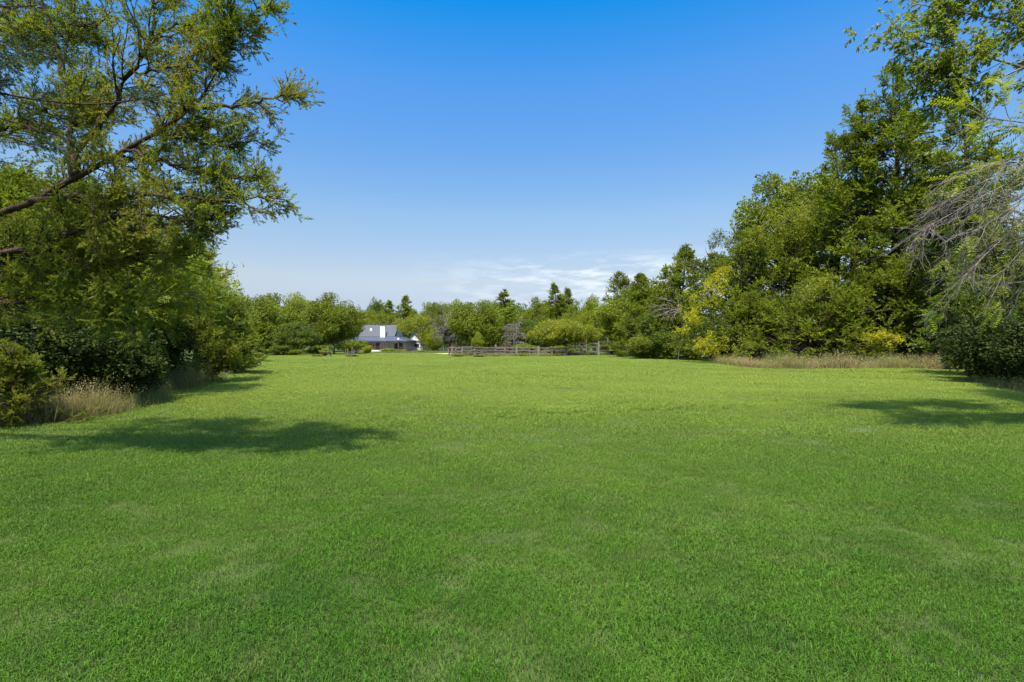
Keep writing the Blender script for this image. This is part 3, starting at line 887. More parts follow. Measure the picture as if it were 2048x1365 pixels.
bx = at(950, 68); fb = empty('back_rail_fence', (bx, 68, float(gz(bx, 68))), 'thinner second row of weathered rails closing the corral behind the front fence', 'fence')
bp_ = [(912, 69, 697), (962, 69, 696), (1010, 70, 696), (1058, 70, 695), (1104, 72, 696), (1150, 74, 694), (1172, 76, 680), (1158, 78, 679)]
for px, d, py in bp_: make_post(fb, at(px, d), d, zat(py, d), 0.15, fr, fr.normal(0, 0.03))
for i in range(len(bp_) - 1):
    (p0, d0, _), (p1, d1, _) = bp_[i], bp_[i + 1]
    for h in (0.9, 0.5):
        make_rail(fb, (at(p0, d0), d0, float(gz(0, d0)) + h), (at(p1, d1), d1, float(gz(0, d1)) + h + fr.normal(0, .03)), 0.07, 0.12, fr, M['rail'])

# rusty livestock panel behind the corral
rd = 84.0; x0, x1 = at(902, rd), at(1052, rd)
rp = empty('rusty_pen_fence', ((x0 + x1) / 2, rd, float(gz(0, rd))), 'long dark rusty picket pen fence in the shade behind the rail corral', 'fence')
zz = zat(687.5, rd) - rp.location.z; hwid = (x1 - x0) / 2
part_box('rail', M['rust'], rp, [(-hwid, hwid, -0.03, 0.03, zz - 0.12, zz - 0.04)]); part_box('rail', M['rust'], rp, [(-hwid, hwid, -0.03, 0.03, 0.25, 0.33)])
part_box('picket_panel', M['rust'], rp, [(x, x + 0.075, -0.05, -0.032, 0.0, zz + fr.normal(0, 0.02)) for x in np.arange(-hwid, hwid, 0.11)])
for x in np.arange(-hwid, hwid + 0.1, hwid / 4):
    part_box('post', M['rust'], rp, [(x - 0.05, x + 0.05, -0.02, 0.08, -0.3, zz + 0.1)])

# low dark boundary boards behind the old tree
ld = 118.0; x0, x1 = at(800, ld), at(900, ld)
lf_ = empty('low_board_fence', ((x0 + x1) / 2, ld, float(gz(0, ld))), 'low dark board fence running under the arching old tree beside the house', 'fence')
zz = zat(694.5, ld) - lf_.location.z; hwid = (x1 - x0) / 2
for k, h in enumerate((0.25, 0.5, 0.75)):
    part_box('board', M['dark'], lf_, [(-hwid, hwid, -0.03, 0.02, h * zz / 0.85 - 0.08, h * zz / 0.85 + 0.09)])
for x in np.linspace(-hwid, hwid, 8):
    part_box('post', M['brown'], lf_, [(x - 0.06, x + 0.06, 0.022, 0.14, -0.3, zz * 1.1)])

# ------------------------------------------------------------------ wood frames round the two saplings
def stake_frame(cx, d, w, tops, rails, label):
    y = d; g = float(gz(cx, y))
    e = empty('stake_frame', (cx, y, g), label, 'stake frame', 'pale stake frames protecting young trees')
    for (dx, dy, t) in tops:
        a = Acc(); beam(a, (dx, dy, -0.2), (dx + fr.normal(0, .02), dy, t), 0.07, 0.07, fr, 0.004); link('stake', a.mesh('stake', M['post']), e)
    for (a0, a1, z) in rails:
        a = Acc(); beam(a, (*a0, z), (*a1, z), 0.07, 0.05, fr, 0.004); link('crossbar', a.mesh('crossbar', M['post']), e)
    return e
s1 = at(650, 56)
stake_frame(s1, 56, 0.7, [(-0.33, 0, 0.95), (0.36, 0, 1.15), (-0.33, 0.7, 0.8), (0.36, 0.7, 0.8)], [((-0.37, -0.06), (0.4, -0.06), 0.55), ((-0.33, 0), (-0.33, 0.7), 0.5), ((0.36, 0), (0.36, 0.7), 0.5)],
            'white crossbar stake frame under the bright yellow sapling, left of the round bush')
s2 = at(698, 57)
stake_frame(s2, 57, 0.7, [(-0.35, 0, 0.85), (0.36, 0, 1.15), (-0.35, 0.7, 0.9), (0.36, 0.7, 0.8)], [((-0.35, 0.7), (0.36, 0.7), 0.5)],
            'pale stake frame full of thin weeds, right in front of the round bush')

# ------------------------------------------------------------------ trees
def hgt(py, d, x=None):
    return zat(py, d) - float(gz(at(1000, d) if x is None else x, d))

# --- shared meshes for the far tree line (nominal height 10 m)
FARB = {}
def farb(key):
    if key not in FARB:
        s, mat, kw = {
            'round': (101, M['leaf'], dict(nclump=170, lpc=56, leaf=0.44, crown_base=0.06, clump_r=0.24)),
            'round2': (102, M['leaf'], dict(nclump=160, lpc=56, leaf=0.44, crown_base=0.10, lumpamp=0.26, clump_r=0.24)),
            'dark': (103, M['leaf_dark'], dict(nclump=160, lpc=56, leaf=0.44, crown_base=0.02, clump_r=0.24)),
            'tall': (104, M['leaf_dark'], dict(nclump=140, lpc=52, leaf=0.42, crown_base=0.2, lumpamp=0.3, clump_r=0.24)),
            'lime': (105, M['leaf_lime'], dict(nclump=150, lpc=54, leaf=0.42, crown_base=0.05, lumpamp=0.26, clump_r=0.24)),
            'olive': (106, M['leaf_olive'], dict(nclump=150, lpc=54, leaf=0.40, crown_base=0.08, lumpamp=0.24, clump_r=0.24)),
        }[key]
        FARB[key] = broad_meshes(s, 10.0, 5.2, mat, **kw)
    return FARB[key]
FARC = {}
def farc(key):
    if key not in FARC:
        s, kw = {'spire': (201, dict(H=10, R=2.6, topw=0.85, nprim=130, nsec=6, nspr=4, size=0.5, elev=(0, 40))),
                 'wide': (202, dict(H=10, R=3.6, topw=0.9, nprim=130, nsec=6, nspr=5, size=0.55, elev=(0, 42))),
                 'ragged': (203, dict(H=10, R=3.0, topw=0.95, nprim=80, nsec=5, nspr=4, size=0.6, elev=(0, 42), bare=0.3))}[key]
        kw = dict(kw); H_, R_ = kw.pop('H'), kw.pop('R')
        FARC[key] = cedar_meshes(s, H_, R_, M['cedar'], tmpl=SPRAYS, **kw)
    return FARC[key]

GRP_BACK = 'trees of the wood line beyond the lawn'
def far(kind, px, d, py, wpx, label, name=None, cat='tree', rz=None, group=GRP_BACK):
    con = kind in ('spire', 'wide', 'ragged')
    me = farc(kind) if con else farb(kind)
    Rn = {'spire': 2.6, 'wide': 3.6, 'ragged': 3.0}.get(kind, 5.2)
    h = hgt(py, d); r = wpx / 2 / FPX * d
    return stand(name or ('cedar_tree' if con else 'broadleaf_tree'), me, at(px, d), d, label, cat, group,
                 (px * 0.37 + d) % 6.28 if rz is None else rz, (r / Rn, r / Rn, h / 10.0))

FAR = [
 # left part of the wood line
 ('round', 500, 66, 590, 130, 'broad green tree at the left end of the far wood line, behind cedar boughs'),
 ('olive', 462, 58, 618, 120, 'lower olive green tree just past the drooping cedar tip at the left'),
 ('round2', 556, 78, 594, 120, 'mid green tree with a lumpy top between the left end tree and the forked one'),
 ('lime', 590, 92, 592, 90, 'yellowish topped tree behind the dark bush on the left'),
 ('round', 622, 80, 598, 110, 'round green tree just left of the tallest round tree by the farmhouse'),
 ('round2', 668, 74, 590, 112, 'tallest round green tree left of the farmhouse, over the big round bush'),
 ('dark', 676, 150, 612, 60, 'small dark green tree beyond the left end of the farmhouse roof'),
 ('dark', 590, 64, 648, 90, 'dark green low tree in the shade under the left wood line'),
 ('dark', 532, 66, 655, 80, 'dark low tree right of the near cedar tips, below the wood line'),
 # behind the house
 ('tall', 752, 165, 598, 46, 'round headed dark tree rising alone behind the farmhouse roof'),
 ('spire', 781, 160, 601, 74, 'shorter pointed cedar behind the farmhouse, left of its taller twin'),
 ('spire', 804, 160, 590, 80, 'taller pointed cedar behind the farmhouse chimney'),
 ('olive', 735, 155, 622, 70, 'yellow green tree right behind the left end of the farmhouse ridge'),
 ('round', 775, 150, 628, 80, 'low green tree filling the gap behind the farmhouse ridge'),
 ('round2', 830, 150, 622, 60, 'small green tree behind the arching old tree'),
 ('round', 868, 120, 603, 76, 'even topped green tree behind the grey leafless tree'),
 ('olive', 905, 125, 602, 60, 'pale green tree behind the left shoulder of the big round tree'),
 # middle
 ('round', 948, 82, 602, 116, 'big round green tree behind the left bay of the corral'),
 ('ragged', 1016, 92, 578, 110, 'tall ragged yellowish cedar with dead boughs low down, above the corral'),
 ('round2', 1062, 100, 600, 76, 'light green tree between the ragged cedar and the twin pointed cedars'),
 ('dark', 1050, 84, 640, 80, 'low dark green tree behind the middle of the corral'),
 ('spire', 1112, 104, 565, 92, 'taller of the twin pointed cedars above the yellow arching tree'),
 ('spire', 1143, 106, 576, 84, 'shorter of the twin pointed cedars above the yellow arching tree'),
 ('round', 1090, 112, 610, 70, 'small green tree at the foot of the taller twin cedar'),
 ('round2', 1150, 94, 612, 74, 'green tree under the shorter twin cedar'),
 ('lime', 1186, 88, 598, 70, 'bright lime green tree left of the right hand cedar bank'),
 ('dark', 1225, 86, 618, 90, 'shaded green tree behind the right end post of the corral'),
]
for k, px, d, py, w, lab in FAR:
    far(k, px, d, py, w, lab)
# second row, dim and seen only through the gaps
BACK2 = [('round2', 1305, 66, 572, 210, 'leafy tree filling in behind the pointed leaning cedar'), ('dark', 520, 120, 606, 150, 'deep wood tree seen through the gaps left of the forked tree'), ('dark', 640, 125, 612, 130, 'deep wood tree seen between the round trees on the left'),
         ('dark', 900, 150, 612, 120, 'distant dark tree between the house and the big round tree'), ('dark', 1000, 150, 606, 120, 'distant dark tree behind the ragged cedar'),
         ('dark', 1100, 155, 615, 120, 'distant dark tree behind the twin cedars'), ('dark', 1190, 130, 612, 110, 'distant dark tree left of the cedar bank')]
for k, px, d, py, w, lab in BACK2: far(k, px, d, py, w, lab)

# --- wood beyond everything, one mass
wr = np.random.default_rng(77); wa_ = Acc()
nW = 900; ang = wr.uniform(-0.95, 0.95, nW); rad_ = wr.uniform(185, 235, nW)
cx_ = rad_ * np.sin(ang); cy_ = rad_ * np.cos(ang); cz_ = wr.uniform(0.2, 1.0, nW) * (6.5 + 2.0 * np.sin(ang * 23) + 1.2 * np.sin(ang * 61))
kk = 26; O = np.repeat(np.stack([cx_, cy_, cz_ - 0.8], 1), kk, 0); dd_ = norm(wr.normal(0, 1, O.shape)); O = O + dd_ * wr.uniform(0.6, 1, (len(O), 1)) * [2.6, 2.6, 1.7]
O[:, 2] = np.maximum(O[:, 2], -0.7)
place_mix(wa_, CLUST, frames(dd_, wr, 0.4), O, wr.uniform(1.0, 1.9, len(O)), 0.4 + np.repeat(wr.normal(0, .15, nW), kk) + wr.normal(0, .1, len(O)), wr)
tag(link('far_wood', wa_.mesh('far_wood', M['leaf_dark'])), 'low distant wood closing the view behind the farmhouse and the trees', 'woods', kind='stuff')

# --- old arching tree by the house, its yellow leafed neighbour, grey leafless tree
def limb_tree(seed, base, limbs, r0, mat_bark, crown=None, twig=None, name='tree', label='', cat='tree', k=7, group=None):
    """limbs: list of (points, start radius). crown: dict for foliage. twig: dict for bare twigs"""
    rng = np.random.default_rng(seed)
    root = empty(name, tuple(base), label, cat, group)
    off = np.array(base, float)
    ta, ca = Acc(), Acc()
    for pts, r in limbs:
        pl = resample(pts, 22)
        pl[1:-1] += rng.normal(0, 0.015 * np.linalg.norm(pl[-1] - pl[0]) * 0.35, (20, 3))
        seg_tubes(ta, pl[None], np.array([r]), np.array([max(r * 0.16, 0.006)]), k)
    return root, off, ta, ca, rng

def level(rng, pl_list, m, t0, t1, a0, a1, lenf, trop, n=6, wob=0.12, flat=0.3):
    P, T = [], []
    for pl in pl_list:
        P.append(pl); T.append(norm(np.gradient(pl, axis=0)))
    P, T = np.array(P), np.array(T)
    p, d, t = spawn(rng, P, T, m, t0, t1, a0, a1, flat)
    L = lenf(rng, t)
    return grow(rng, p, d, L, n, wob, trop)

# arching old tree (mostly bare limbs, leaf tufts above)
d = 112.0
b = (at(809.5, d) + 1.6, d, float(gz(0, d)))
bx0 = at(808 + 0, d)
A_ = lambda px, py, dd=d: P(px, py, dd)
root, off, ta, ca, rng = limb_tree(31, (at(845, d), d, float(gz(0, d))), [
    ([A_(845, 705), A_(843, 690), A_(838, 676), A_(828, 666), A_(816, 664), A_(806, 670)], 0.32),
    ([A_(845, 700), A_(846, 685), A_(838, 665), A_(836, 648), A_(834, 638)], 0.22),
    ([A_(842, 690), A_(860, 676), A_(872, 668), A_(884, 670)], 0.16),
    ([A_(838, 665), A_(826, 655), A_(815, 648)], 0.10), ([A_(838, 660), A_(852, 650), A_(862, 645)], 0.1)],
    0.3, None, name='old_arching_tree', label='crooked old tree with an arching trunk and thin yellow green leaves right of the farmhouse')
cl = np.array([A_(800, 655), A_(812, 648), A_(825, 652), A_(808, 660), A_(820, 642), A_(835, 645), A_(845, 655), A_(850, 668), A_(848, 680), A_(855, 688), A_(858, 660), A_(830, 660), A_(842, 672), A_(862, 675), A_(798, 645), A_(838, 636), A_(852, 640)])
n_ = 110; ci = np.repeat(np.arange(len(cl)), n_)
O = cl[ci] + rng.normal(0, 0.62, (len(ci), 3)) * np.array([1, 1.2, .7])
place_mix(ca, CLUST, frames(rng.normal(0, 1, O.shape) + [0, 0, .3], rng, 0.4), O, 0.33 * rng.uniform(0.6, 1.3, len(O)), 0.5 + rng.normal(0, .2, len(O)), rng)
link('trunk', ta.mesh('trunk', M['bark_grey'], True, off), root)
link('crown', ca.mesh('crown', M['leaf_olive'], off=off), root)

far('lime', 868, 108, 658, 34, 'small bright yellow leafed tree beside the grey leafless one', 'yellow_tree')
far('round', 866, 112, 672, 40, 'low green tree under the yellow leafed one, in front of the board fence')

def bare_crown(seed, basepx, d, toppy, wpx, name, label, mat, n1=26, drooping=False, base_py=None, group=None):
    rng = np.random.default_rng(seed)
    x = at(basepx, d); g = float(gz(x, d)); H = zat(toppy, d) - g; R = wpx / 2 / FPX * d
    root = empty(name, (x, d, g), label, 'tree', group)
    ta, ba = Acc(), Acc()
    tp, tt = grow(rng, np.array([[0, 0, -0.2]]), np.array([[0.05, 0, 1.0]]), np.array([H * 0.75]), 10, 0.08, (0, 0, 0.05))
    seg_tubes(ta, tp, np.array([H * 0.025]), np.array([0.03]), 7)
    p, dd, t = spawn(rng, tp, tt, n1, 0.3, 1.0, 30, 75)
    L = R * rng.uniform(0.7, 1.2, len(p))
    p1, q1 = grow(rng, p, dd, L, 7, 0.16, (0, 0, -0.10 if drooping else 0.03))
    seg_tubes(ba, p1, np.full(len(L), 0.055), np.full(len(L), 0.02), 4)
    p, dd, t = spawn(rng, p1, q1, 8, 0.2, 1, 25, 60)
    p2, q2 = grow(rng, p, dd, R * 0.42 * rng.uniform(0.5, 1.3, len(p)), 5, 0.18, (0, 0, -0.15 if drooping else 0.0))
    seg_tubes(ba, p2, np.full(len(p), 0.026), np.full(len(p), 0.012), 3)
    p, dd, t = spawn(rng, p2, q2, 5, 0.2, 1, 25, 60)
    p3, q3 = grow(rng, p, dd, R * 0.2 * rng.uniform(0.5, 1.3, len(p)), 3, 0.2, (0, 0, -0.15 if drooping else 0.0))
    seg_tubes(ba, p3, np.full(len(p), 0.014), np.full(len(p), 0.007), 3)
    link('trunk', ta.mesh('trunk', M['bark_grey'], True), root)
    link('bare_branches', ba.mesh('bare_branches', mat), root)
    return root
bare_crown(41, 888, 100, 622, 74, 'leafless_tree', 'grey leafless tree full of fine twigs, right of the small yellow leafed tree', M['dead'])
bare_crown(42, 1024, 80, 628, 44, 'leafless_tree', 'dead tree with drooping grey twigs behind the middle of the corral', M['dead'], drooping=True, n1=34)

# yellow green arching tree leaning over the corral
yt = broad_meshes(301, hgt(634, 62.6), 4.1, M['leaf_olive'], nclump=110, lpc=52, leaf=0.30, crown_base=0.2, clump_r=0.2, lumpamp=0.34, squash=0.5)
stand('arching_tree', yt, at(1132, 62.6), 62.6, 'low wide yellow green tree arching over the right half of the corral', group=None)
# sapling inside the left bay and the yellow sapling in its frame
far('lime', 955, 64, 667, 30, 'slim bright green sapling standing inside the left bay of the corral', 'sapling', 'sapling', group=None)
far('lime', 651, 56.4, 697, 25, 'small bright yellow green sapling growing in the white crossbar frame', 'sapling', 'sapling', group=None)

# shrubs in front of the tree line
SHR = {}
def shrub(kind, px, d, py, wpx, label, seed=None, name='shrub', group=None, dep=1.0):
    key = kind
    if key not in SHR:
        s, mat = {'green': (401, M['leaf']), 'dark': (402, M['leaf_dark']), 'lime': (403, M['leaf_lime']), 'olive': (404, M['leaf_olive']), 'weed': (405, M['weed'])}[kind]
        SHR[key] = broad_meshes(s, 2.0, 1.25, mat, nclump=60, lpc=44, leaf=0.17, crown_base=0.0, clump_r=0.32, lumpamp=0.3, trunk_r=0.03, bottom=0.9, squash=0.8)
    r = wpx / 2 / FPX * d
    return stand(name, SHR[key], at(px, d), d, label, 'shrub', group, (px * 0.7) % 6.28, (r / 1.25, r / 1.25 * dep, hgt(py, d) / 2.0))
shrub('green', 706, 84, 679, 66, 'big round green bush left of the farmhouse porch')
shrub('lime', 735, 82, 691, 22, 'lime green bush at the right side of the big round bush')
shrub('lime', 778, 104, 697, 34, 'low yellow green shrub in front of the farmhouse porch')
shrub('olive', 802, 104, 699, 26, 'olive shrub at the right end of the farmhouse porch')
shrub('green', 846, 96, 701, 26, 'small green shrub on the lawn edge under the arching old tree')
shrub('green', 590, 62, 700, 44, 'light green low bush under the left wood line')
shrub('dark', 640, 68, 690, 60, 'dark bush behind the white crossbar frame')
shrub('dark', 560, 62, 690, 70, 'dark bush at the foot of the left wood line')
shrub('lime', 516, 56, 712, 20, 'tiny pale bush beside the drooping cedar tip')
shrub('weed', 636, 55.6, 709, 26, 'pale weedy clump left of the white crossbar frame', name='weed_clump')
shrub('weed', 704, 56.2, 709, 30, 'pale weedy clump round the thin stake frame', name='weed_clump')
shrub('green', 958, 56.5, 710, 30, 'dark green weed clump at the foot of the leaning white post', name='weed_clump')
shrub('weed', 915, 57, 709, 26, 'weed clump round the leftmost corral posts', name='weed_clump')
shrub('weed', 988, 58.5, 709, 24, 'pale weed clump under the tall white corral post', name='weed_clump')
shrub('weed', 1048, 58.8, 709, 18, 'pale weed clump beside the broad corral post', name='weed_clump')
shrub('green', 1050, 74, 687, 60, 'clipped looking green shrub row behind the middle corral rails')
shrub('dark', 1222, 80, 682, 60, 'dark shrub behind the right end of the corral')
shrub('green', 1120, 75, 690, 70, 'green undergrowth bush under the yellow arching tree')

# --- right hand bank of cedars
RB = 'cedars of the right hand bank'
def cedar_at(seed, px, d, py, wpx, label, mat='cedar', name='cedar_tree', group=RB, **kw):
    H = hgt(py, d, at(px, d)); R = wpx / 2 / FPX * d
    me = cedar_meshes(seed, H, R, M[mat], **kw)
    return stand(name, me, at(px, d), d, label, 'tree', group)

cedar_at(501, 1812, 37, 128, 429, 'tallest cedar of the right bank with sky showing between its level boughs', nprim=135, nsec=8, nspr=5, size=0.62, topw=0.78, elev=(-5, 38), bare=0.25, base=0.1)
cedar_at(502, 1706, 39, 215, 330, 'tall cedar left of and behind the tallest one on the right bank', nprim=120, nsec=7, nspr=5, size=0.6, topw=0.78, elev=(5, 45))
cedar_at(503, 1905, 38, 190, 338, 'tall cedar right of the tallest one, behind the pinnate leaves', nprim=120, nsec=7, nspr=5, size=0.62, topw=0.78)
cedar_at(516, 1655, 42, 268, 340, 'sloping cedar filling the bank between the round tree and the taller ones', nprim=140, nsec=8, nspr=5, size=0.6, topw=0.70)
cedar_at(517, 1790, 40, 300, 330, 'dense inner cedar behind the feathery one', nprim=130, nsec=8, nspr=5, size=0.6, topw=0.60, base=0.0)
cedar_at(504, 1600, 43, 420, 273, 'broad cedar below the big leafed round tree', nprim=130, nsec=7, nspr=5, size=0.55, topw=0.78)
cedar_at(505, 1490, 43, 470, 300, 'leaning bushy cedar at the left front of the right bank', nprim=130, nsec=7, nspr=5, size=0.5, topw=0.78, elev=(10, 45))
cedar_at(506, 1640, 36.5, 560, 325, 'low wide cedar with boughs down to the left half of the dry grass', nprim=130, nsec=8, nspr=5, size=0.45, topw=0.75, elev=(0, 45), base=0.0)
cedar_at(507, 1775, 35.5, 520, 299, 'feathery mid height cedar in front of the tallest one', nprim=130, nsec=8, nspr=5, size=0.45, topw=0.75, base=0.0)
cedar_at(508, 1900, 34.5, 470, 312, 'dark mid height cedar behind the dry grass near the right edge', 'cedar_blue', nprim=120, nsec=7, nspr=5, size=0.45, topw=0.75, base=0.0)
cedar_at(509, 1500, 40, 590, 221, 'low cedar with ground level boughs between the two yellow flowering vines', nprim=110, nsec=7, nspr=5, size=0.45, topw=0.75, base=0.0)
cedar_at(510, 1340, 54, 492, 240, 'pointed cedar leaning right above the dead branch fan', nprim=120, nsec=7, nspr=5, size=0.6, topw=0.78, elev=(5, 42), lean=(0.25, 0))
cedar_at(511, 1285, 57, 550, 190, 'cedar at the left shoulder of the leaning pointed one', nprim=110, nsec=6, nspr=5, size=0.6, topw=0.78, elev=(5, 42))
cedar_at(512, 1240, 72, 548, 200, 'slim open topped cedar at the left end of the right bank', nprim=90, nsec=6, nspr=5, size=0.6, topw=0.78)
cedar_at(513, 1318, 53, 622, 169, 'low bushy cedar below the dead limb, above the leafy thicket', 'cedar_blue', nprim=100, nsec=6, nspr=5, size=0.5, topw=0.75, base=0.0)
cedar_at(514, 1425, 47, 512, 230, 'greyish green cedar behind the big yellow vine', 'cedar_blue', nprim=110, nsec=6, nspr=5, size=0.5, topw=0.75)
cedar_at(515, 1985, 30, 330, 299, 'tall shaded cedar at the right edge behind the bare twigs', 'cedar_dark', nprim=130, nsec=7, nspr=5, size=0.55, topw=0.70)

bt = broad_meshes(521, hgt(318, 52), 5.2, M['leaf'], nclump=130, lpc=62, leaf=0.36, crown_base=0.35, clump_r=0.22, lumpamp=0.2, tmpl=CLUST_W)
stand('broadleaf_tree', bt, at(1578, 53), 53, 'tall round tree with big leaves rising above the right bank cedars')
bt2 = broad_meshes(522, hgt(470, 60), 3.0, M['leaf_olive'], nclump=60, lpc=46, leaf=0.33, crown_base=0.3, clump_r=0.25)
stand('broadleaf_tree', bt2, at(1490, 60), 60, 'grey green leafy tree behind the leaning bushy cedar')

# thin crooked tree against the sky with leaf tufts at its tips
d = 56.0
root, off, ta, ca, rng = limb_tree(33, (at(1424, d), d, float(gz(0, d))), [
    ([P(1424, 715, d), P(1424, 600, d), P(1422, 535, d), P(1418, 515, d), P(1424, 500, d), P(1430, 482, d), P(1440, 472, d)], 0.20),
    ([P(1424, 600, d), P(1470, 520, d), P(1462, 500, d), P(1448, 492, d), P(1436, 488, d)], 0.12),
    ([P(1418, 515, d), P(1412, 502, d), P(1410, 495, d)], 0.06), ([P(1422, 528, d), P(1426, 512, d), P(1422, 506, d)], 0.06),
    ([P(1462, 500, d), P(1470, 488, d), P(1478, 470, d)], 0.08)],
    0.2, None, name='crooked_tree', label='thin crooked tree, nearly bare, against the sky left of the round tree')
cl = np.array([P(*q, d) for q in ((1424, 492), (1432, 476), (1440, 466), (1446, 472), (1420, 484), (1436, 486), (1452, 480), (1462, 486), (1476, 468), (1480, 474), (1456, 494), (1428, 468))])
ci = np.repeat(np.arange(len(cl)), 26)
O = cl[ci] + rng.normal(0, 0.26, (len(ci), 3))
place_mix(ca, CLUST, frames(rng.normal(0, 1, O.shape), rng, 0.4), O, 0.26 * rng.uniform(0.6, 1.3, len(O)), 0.4 + rng.normal(0, .2, len(O)), rng)
link('trunk', ta.mesh('trunk', M['bark_grey'], True, off), root); link('crown', ca.mesh('crown', M['leaf_dark'], off=off), root)

# fallen looking dead limb fan below the leaning cedar
d = 50.5
root, off, ta, ca, rng = limb_tree(34, (at(1364, d), d, float(gz(0, d))), [([P(1366, 716, d), P(1364, 660, d), P(1362, 610, d), P(1360, 590, d)], 0.16)],
    0.2, None, name='dead_tree', label='dead grey trunk with a fan of bare branches sweeping left under the leaning cedar')
fan = [resample([P(1363, 625, d), P(px * .5 + 1363 * .5, py * .5 + 615 * .5 - 4, d - .3), P(px, py, d - .6)], 8) for px, py in ((1320, 598), (1312, 612), (1305, 624), (1316, 634), (1322, 640), (1334, 600), (1338, 570), (1330, 628), (1340, 642))]
seg_tubes(ta, np.array(fan), np.full(len(fan), 0.07), np.full(len(fan), 0.02), 5)
p2, q2 = level(rng, fan, 9, 0.3, 1, 20, 55, lambda r, t: r.uniform(0.5, 1.2, len(t)), (0, 0, 0.0))
seg_tubes(ta, p2, np.full(len(p2), 0.03), np.full(len(p2), 0.012), 3)
link('trunk', ta.mesh('trunk', M['dead'], True, off), root)

# thicket of leafy shrubs at the foot of the bank
shrub('green', 1285, 51, 668, 80, 'leafy light green thicket just right of the corral end post')
shrub('dark', 1345, 49, 655, 90, 'dark green thicket under the dead branch fan')
shrub('green', 1243, 56, 700, 26, 'small bush at the foot of the corral end post')
shrub('green', 1375, 46, 672, 60, 'green thicket left of the lower yellow vine')
shrub('dark', 1440, 43, 672, 80, 'dark thicket under the big yellow vine')
# yellow flowering vines hanging on the cedars: leafy drapes, each a thing
def drape(seed, pts, rad, n, mat, label, leaf=0.2, name='flowering_vine', tm=None):
    rng = np.random.default_rng(seed)
    pts = np.array(pts); base = np.array([pts[:, 0].mean(), pts[:, 1].mean(), float(gz(0, pts[0, 1]))])
    root = empty(name, tuple(base), label, 'vine')
    ca, ta = Acc(), Acc()
    pl = resample(pts, 24)
    low = pl[np.argmin(pl[:, 2])]
    stem = resample([(low[0], low[1] + 2.0, base[2] - 0.1), (low[0] + .1, low[1] + 1.9, (low[2] + base[2]) / 2), (low[0], low[1] + 1.2, low[2]), low], 8)
    seg_tubes(ta, stem[None], np.array([0.03]), np.array([0.02]), 5)
    seg_tubes(ta, pl[None], np.array([0.03]), np.array([0.01]), 5)
    i = rng.integers(0, 24, n); r = np.array(rad)
    rr = np.interp(i, np.linspace(0, 23, len(r)), r)
    cc = rng.normal(0, 1, (24, 3))
    cc = rng.normal(0, 0.62, (60, 3)); j = rng.integers(0, 60, n)
    i = (j * 7 + rng.integers(0, 2, n)) % 24; rr = np.interp(i, np.linspace(0, 23, len(r)), r)
    O = pl[i] + rng.normal(0, 0.24, (n, 3)) * rr[:, None] + cc[j] * rr[:, None]
    E = rng.normal(0, 1, O.shape) + [0, -0.4, 0.1]
    place_mix(ca, tm or CLUST, frames(E, rng, 0.3), O, leaf * rng.uniform(0.6, 1.3, n), 0.5 + rng.normal(0, .2, n), rng)
    link('stem', ta.mesh('stem', M['bark_grey'], True, base), root)
    link('foliage', ca.mesh('foliage', M[mat], off=base), root)
drape(61, [P(1452, 540, 40.5), P(1425, 575, 40), P(1402, 600, 39.8), P(1385, 640, 39.6), P(1372, 665, 39.6)], [0.3, 0.7, 0.85, 0.6, 0.4], 950, 'leaf_yellow', 'largest yellow flowering vine cascading down the left front of the cedar bank')
drape(62, [P(1440, 690, 38.5), P(1415, 685, 38.5), P(1394, 698, 38.5)], [0.6, 0.6, 0.4], 380, 'leaf_yellow', 'small yellow flowering vine close to the lawn under the largest one')
drape(63, [P(1500, 690, 37.5), P(1490, 700, 37.5), P(1480, 708, 37.5)], [0.5, 0.5, 0.4], 240, 'leaf_olive', 'faded yellow vine tuft at the left end of the dry grass')
drape(64, [P(1800, 680, 31.6), P(1760, 672, 31.6), P(1730, 678, 31.6)], [0.2, 0.32, 0.2], 230, 'leaf_yellow', 'yellow flowering spray hanging over the middle of the dry grass')
drape(65, [P(1620, 425, 40.5), P(1575, 440, 40.5), P(1530, 462, 40.5), P(1500, 490, 40.5)], [0.6, 1.1, 1.1, 0.6], 1100, 'leaf_olive', 'long olive yellow vine lying along the top edge of the broad cedar')
drape(66, [P(1655, 560, 34), P(1635, 575, 34), P(1610, 590, 34)], [0.5, 0.6, 0.4], 220, 'leaf_olive', 'small yellowish vine patch in the middle of the low wide cedar')

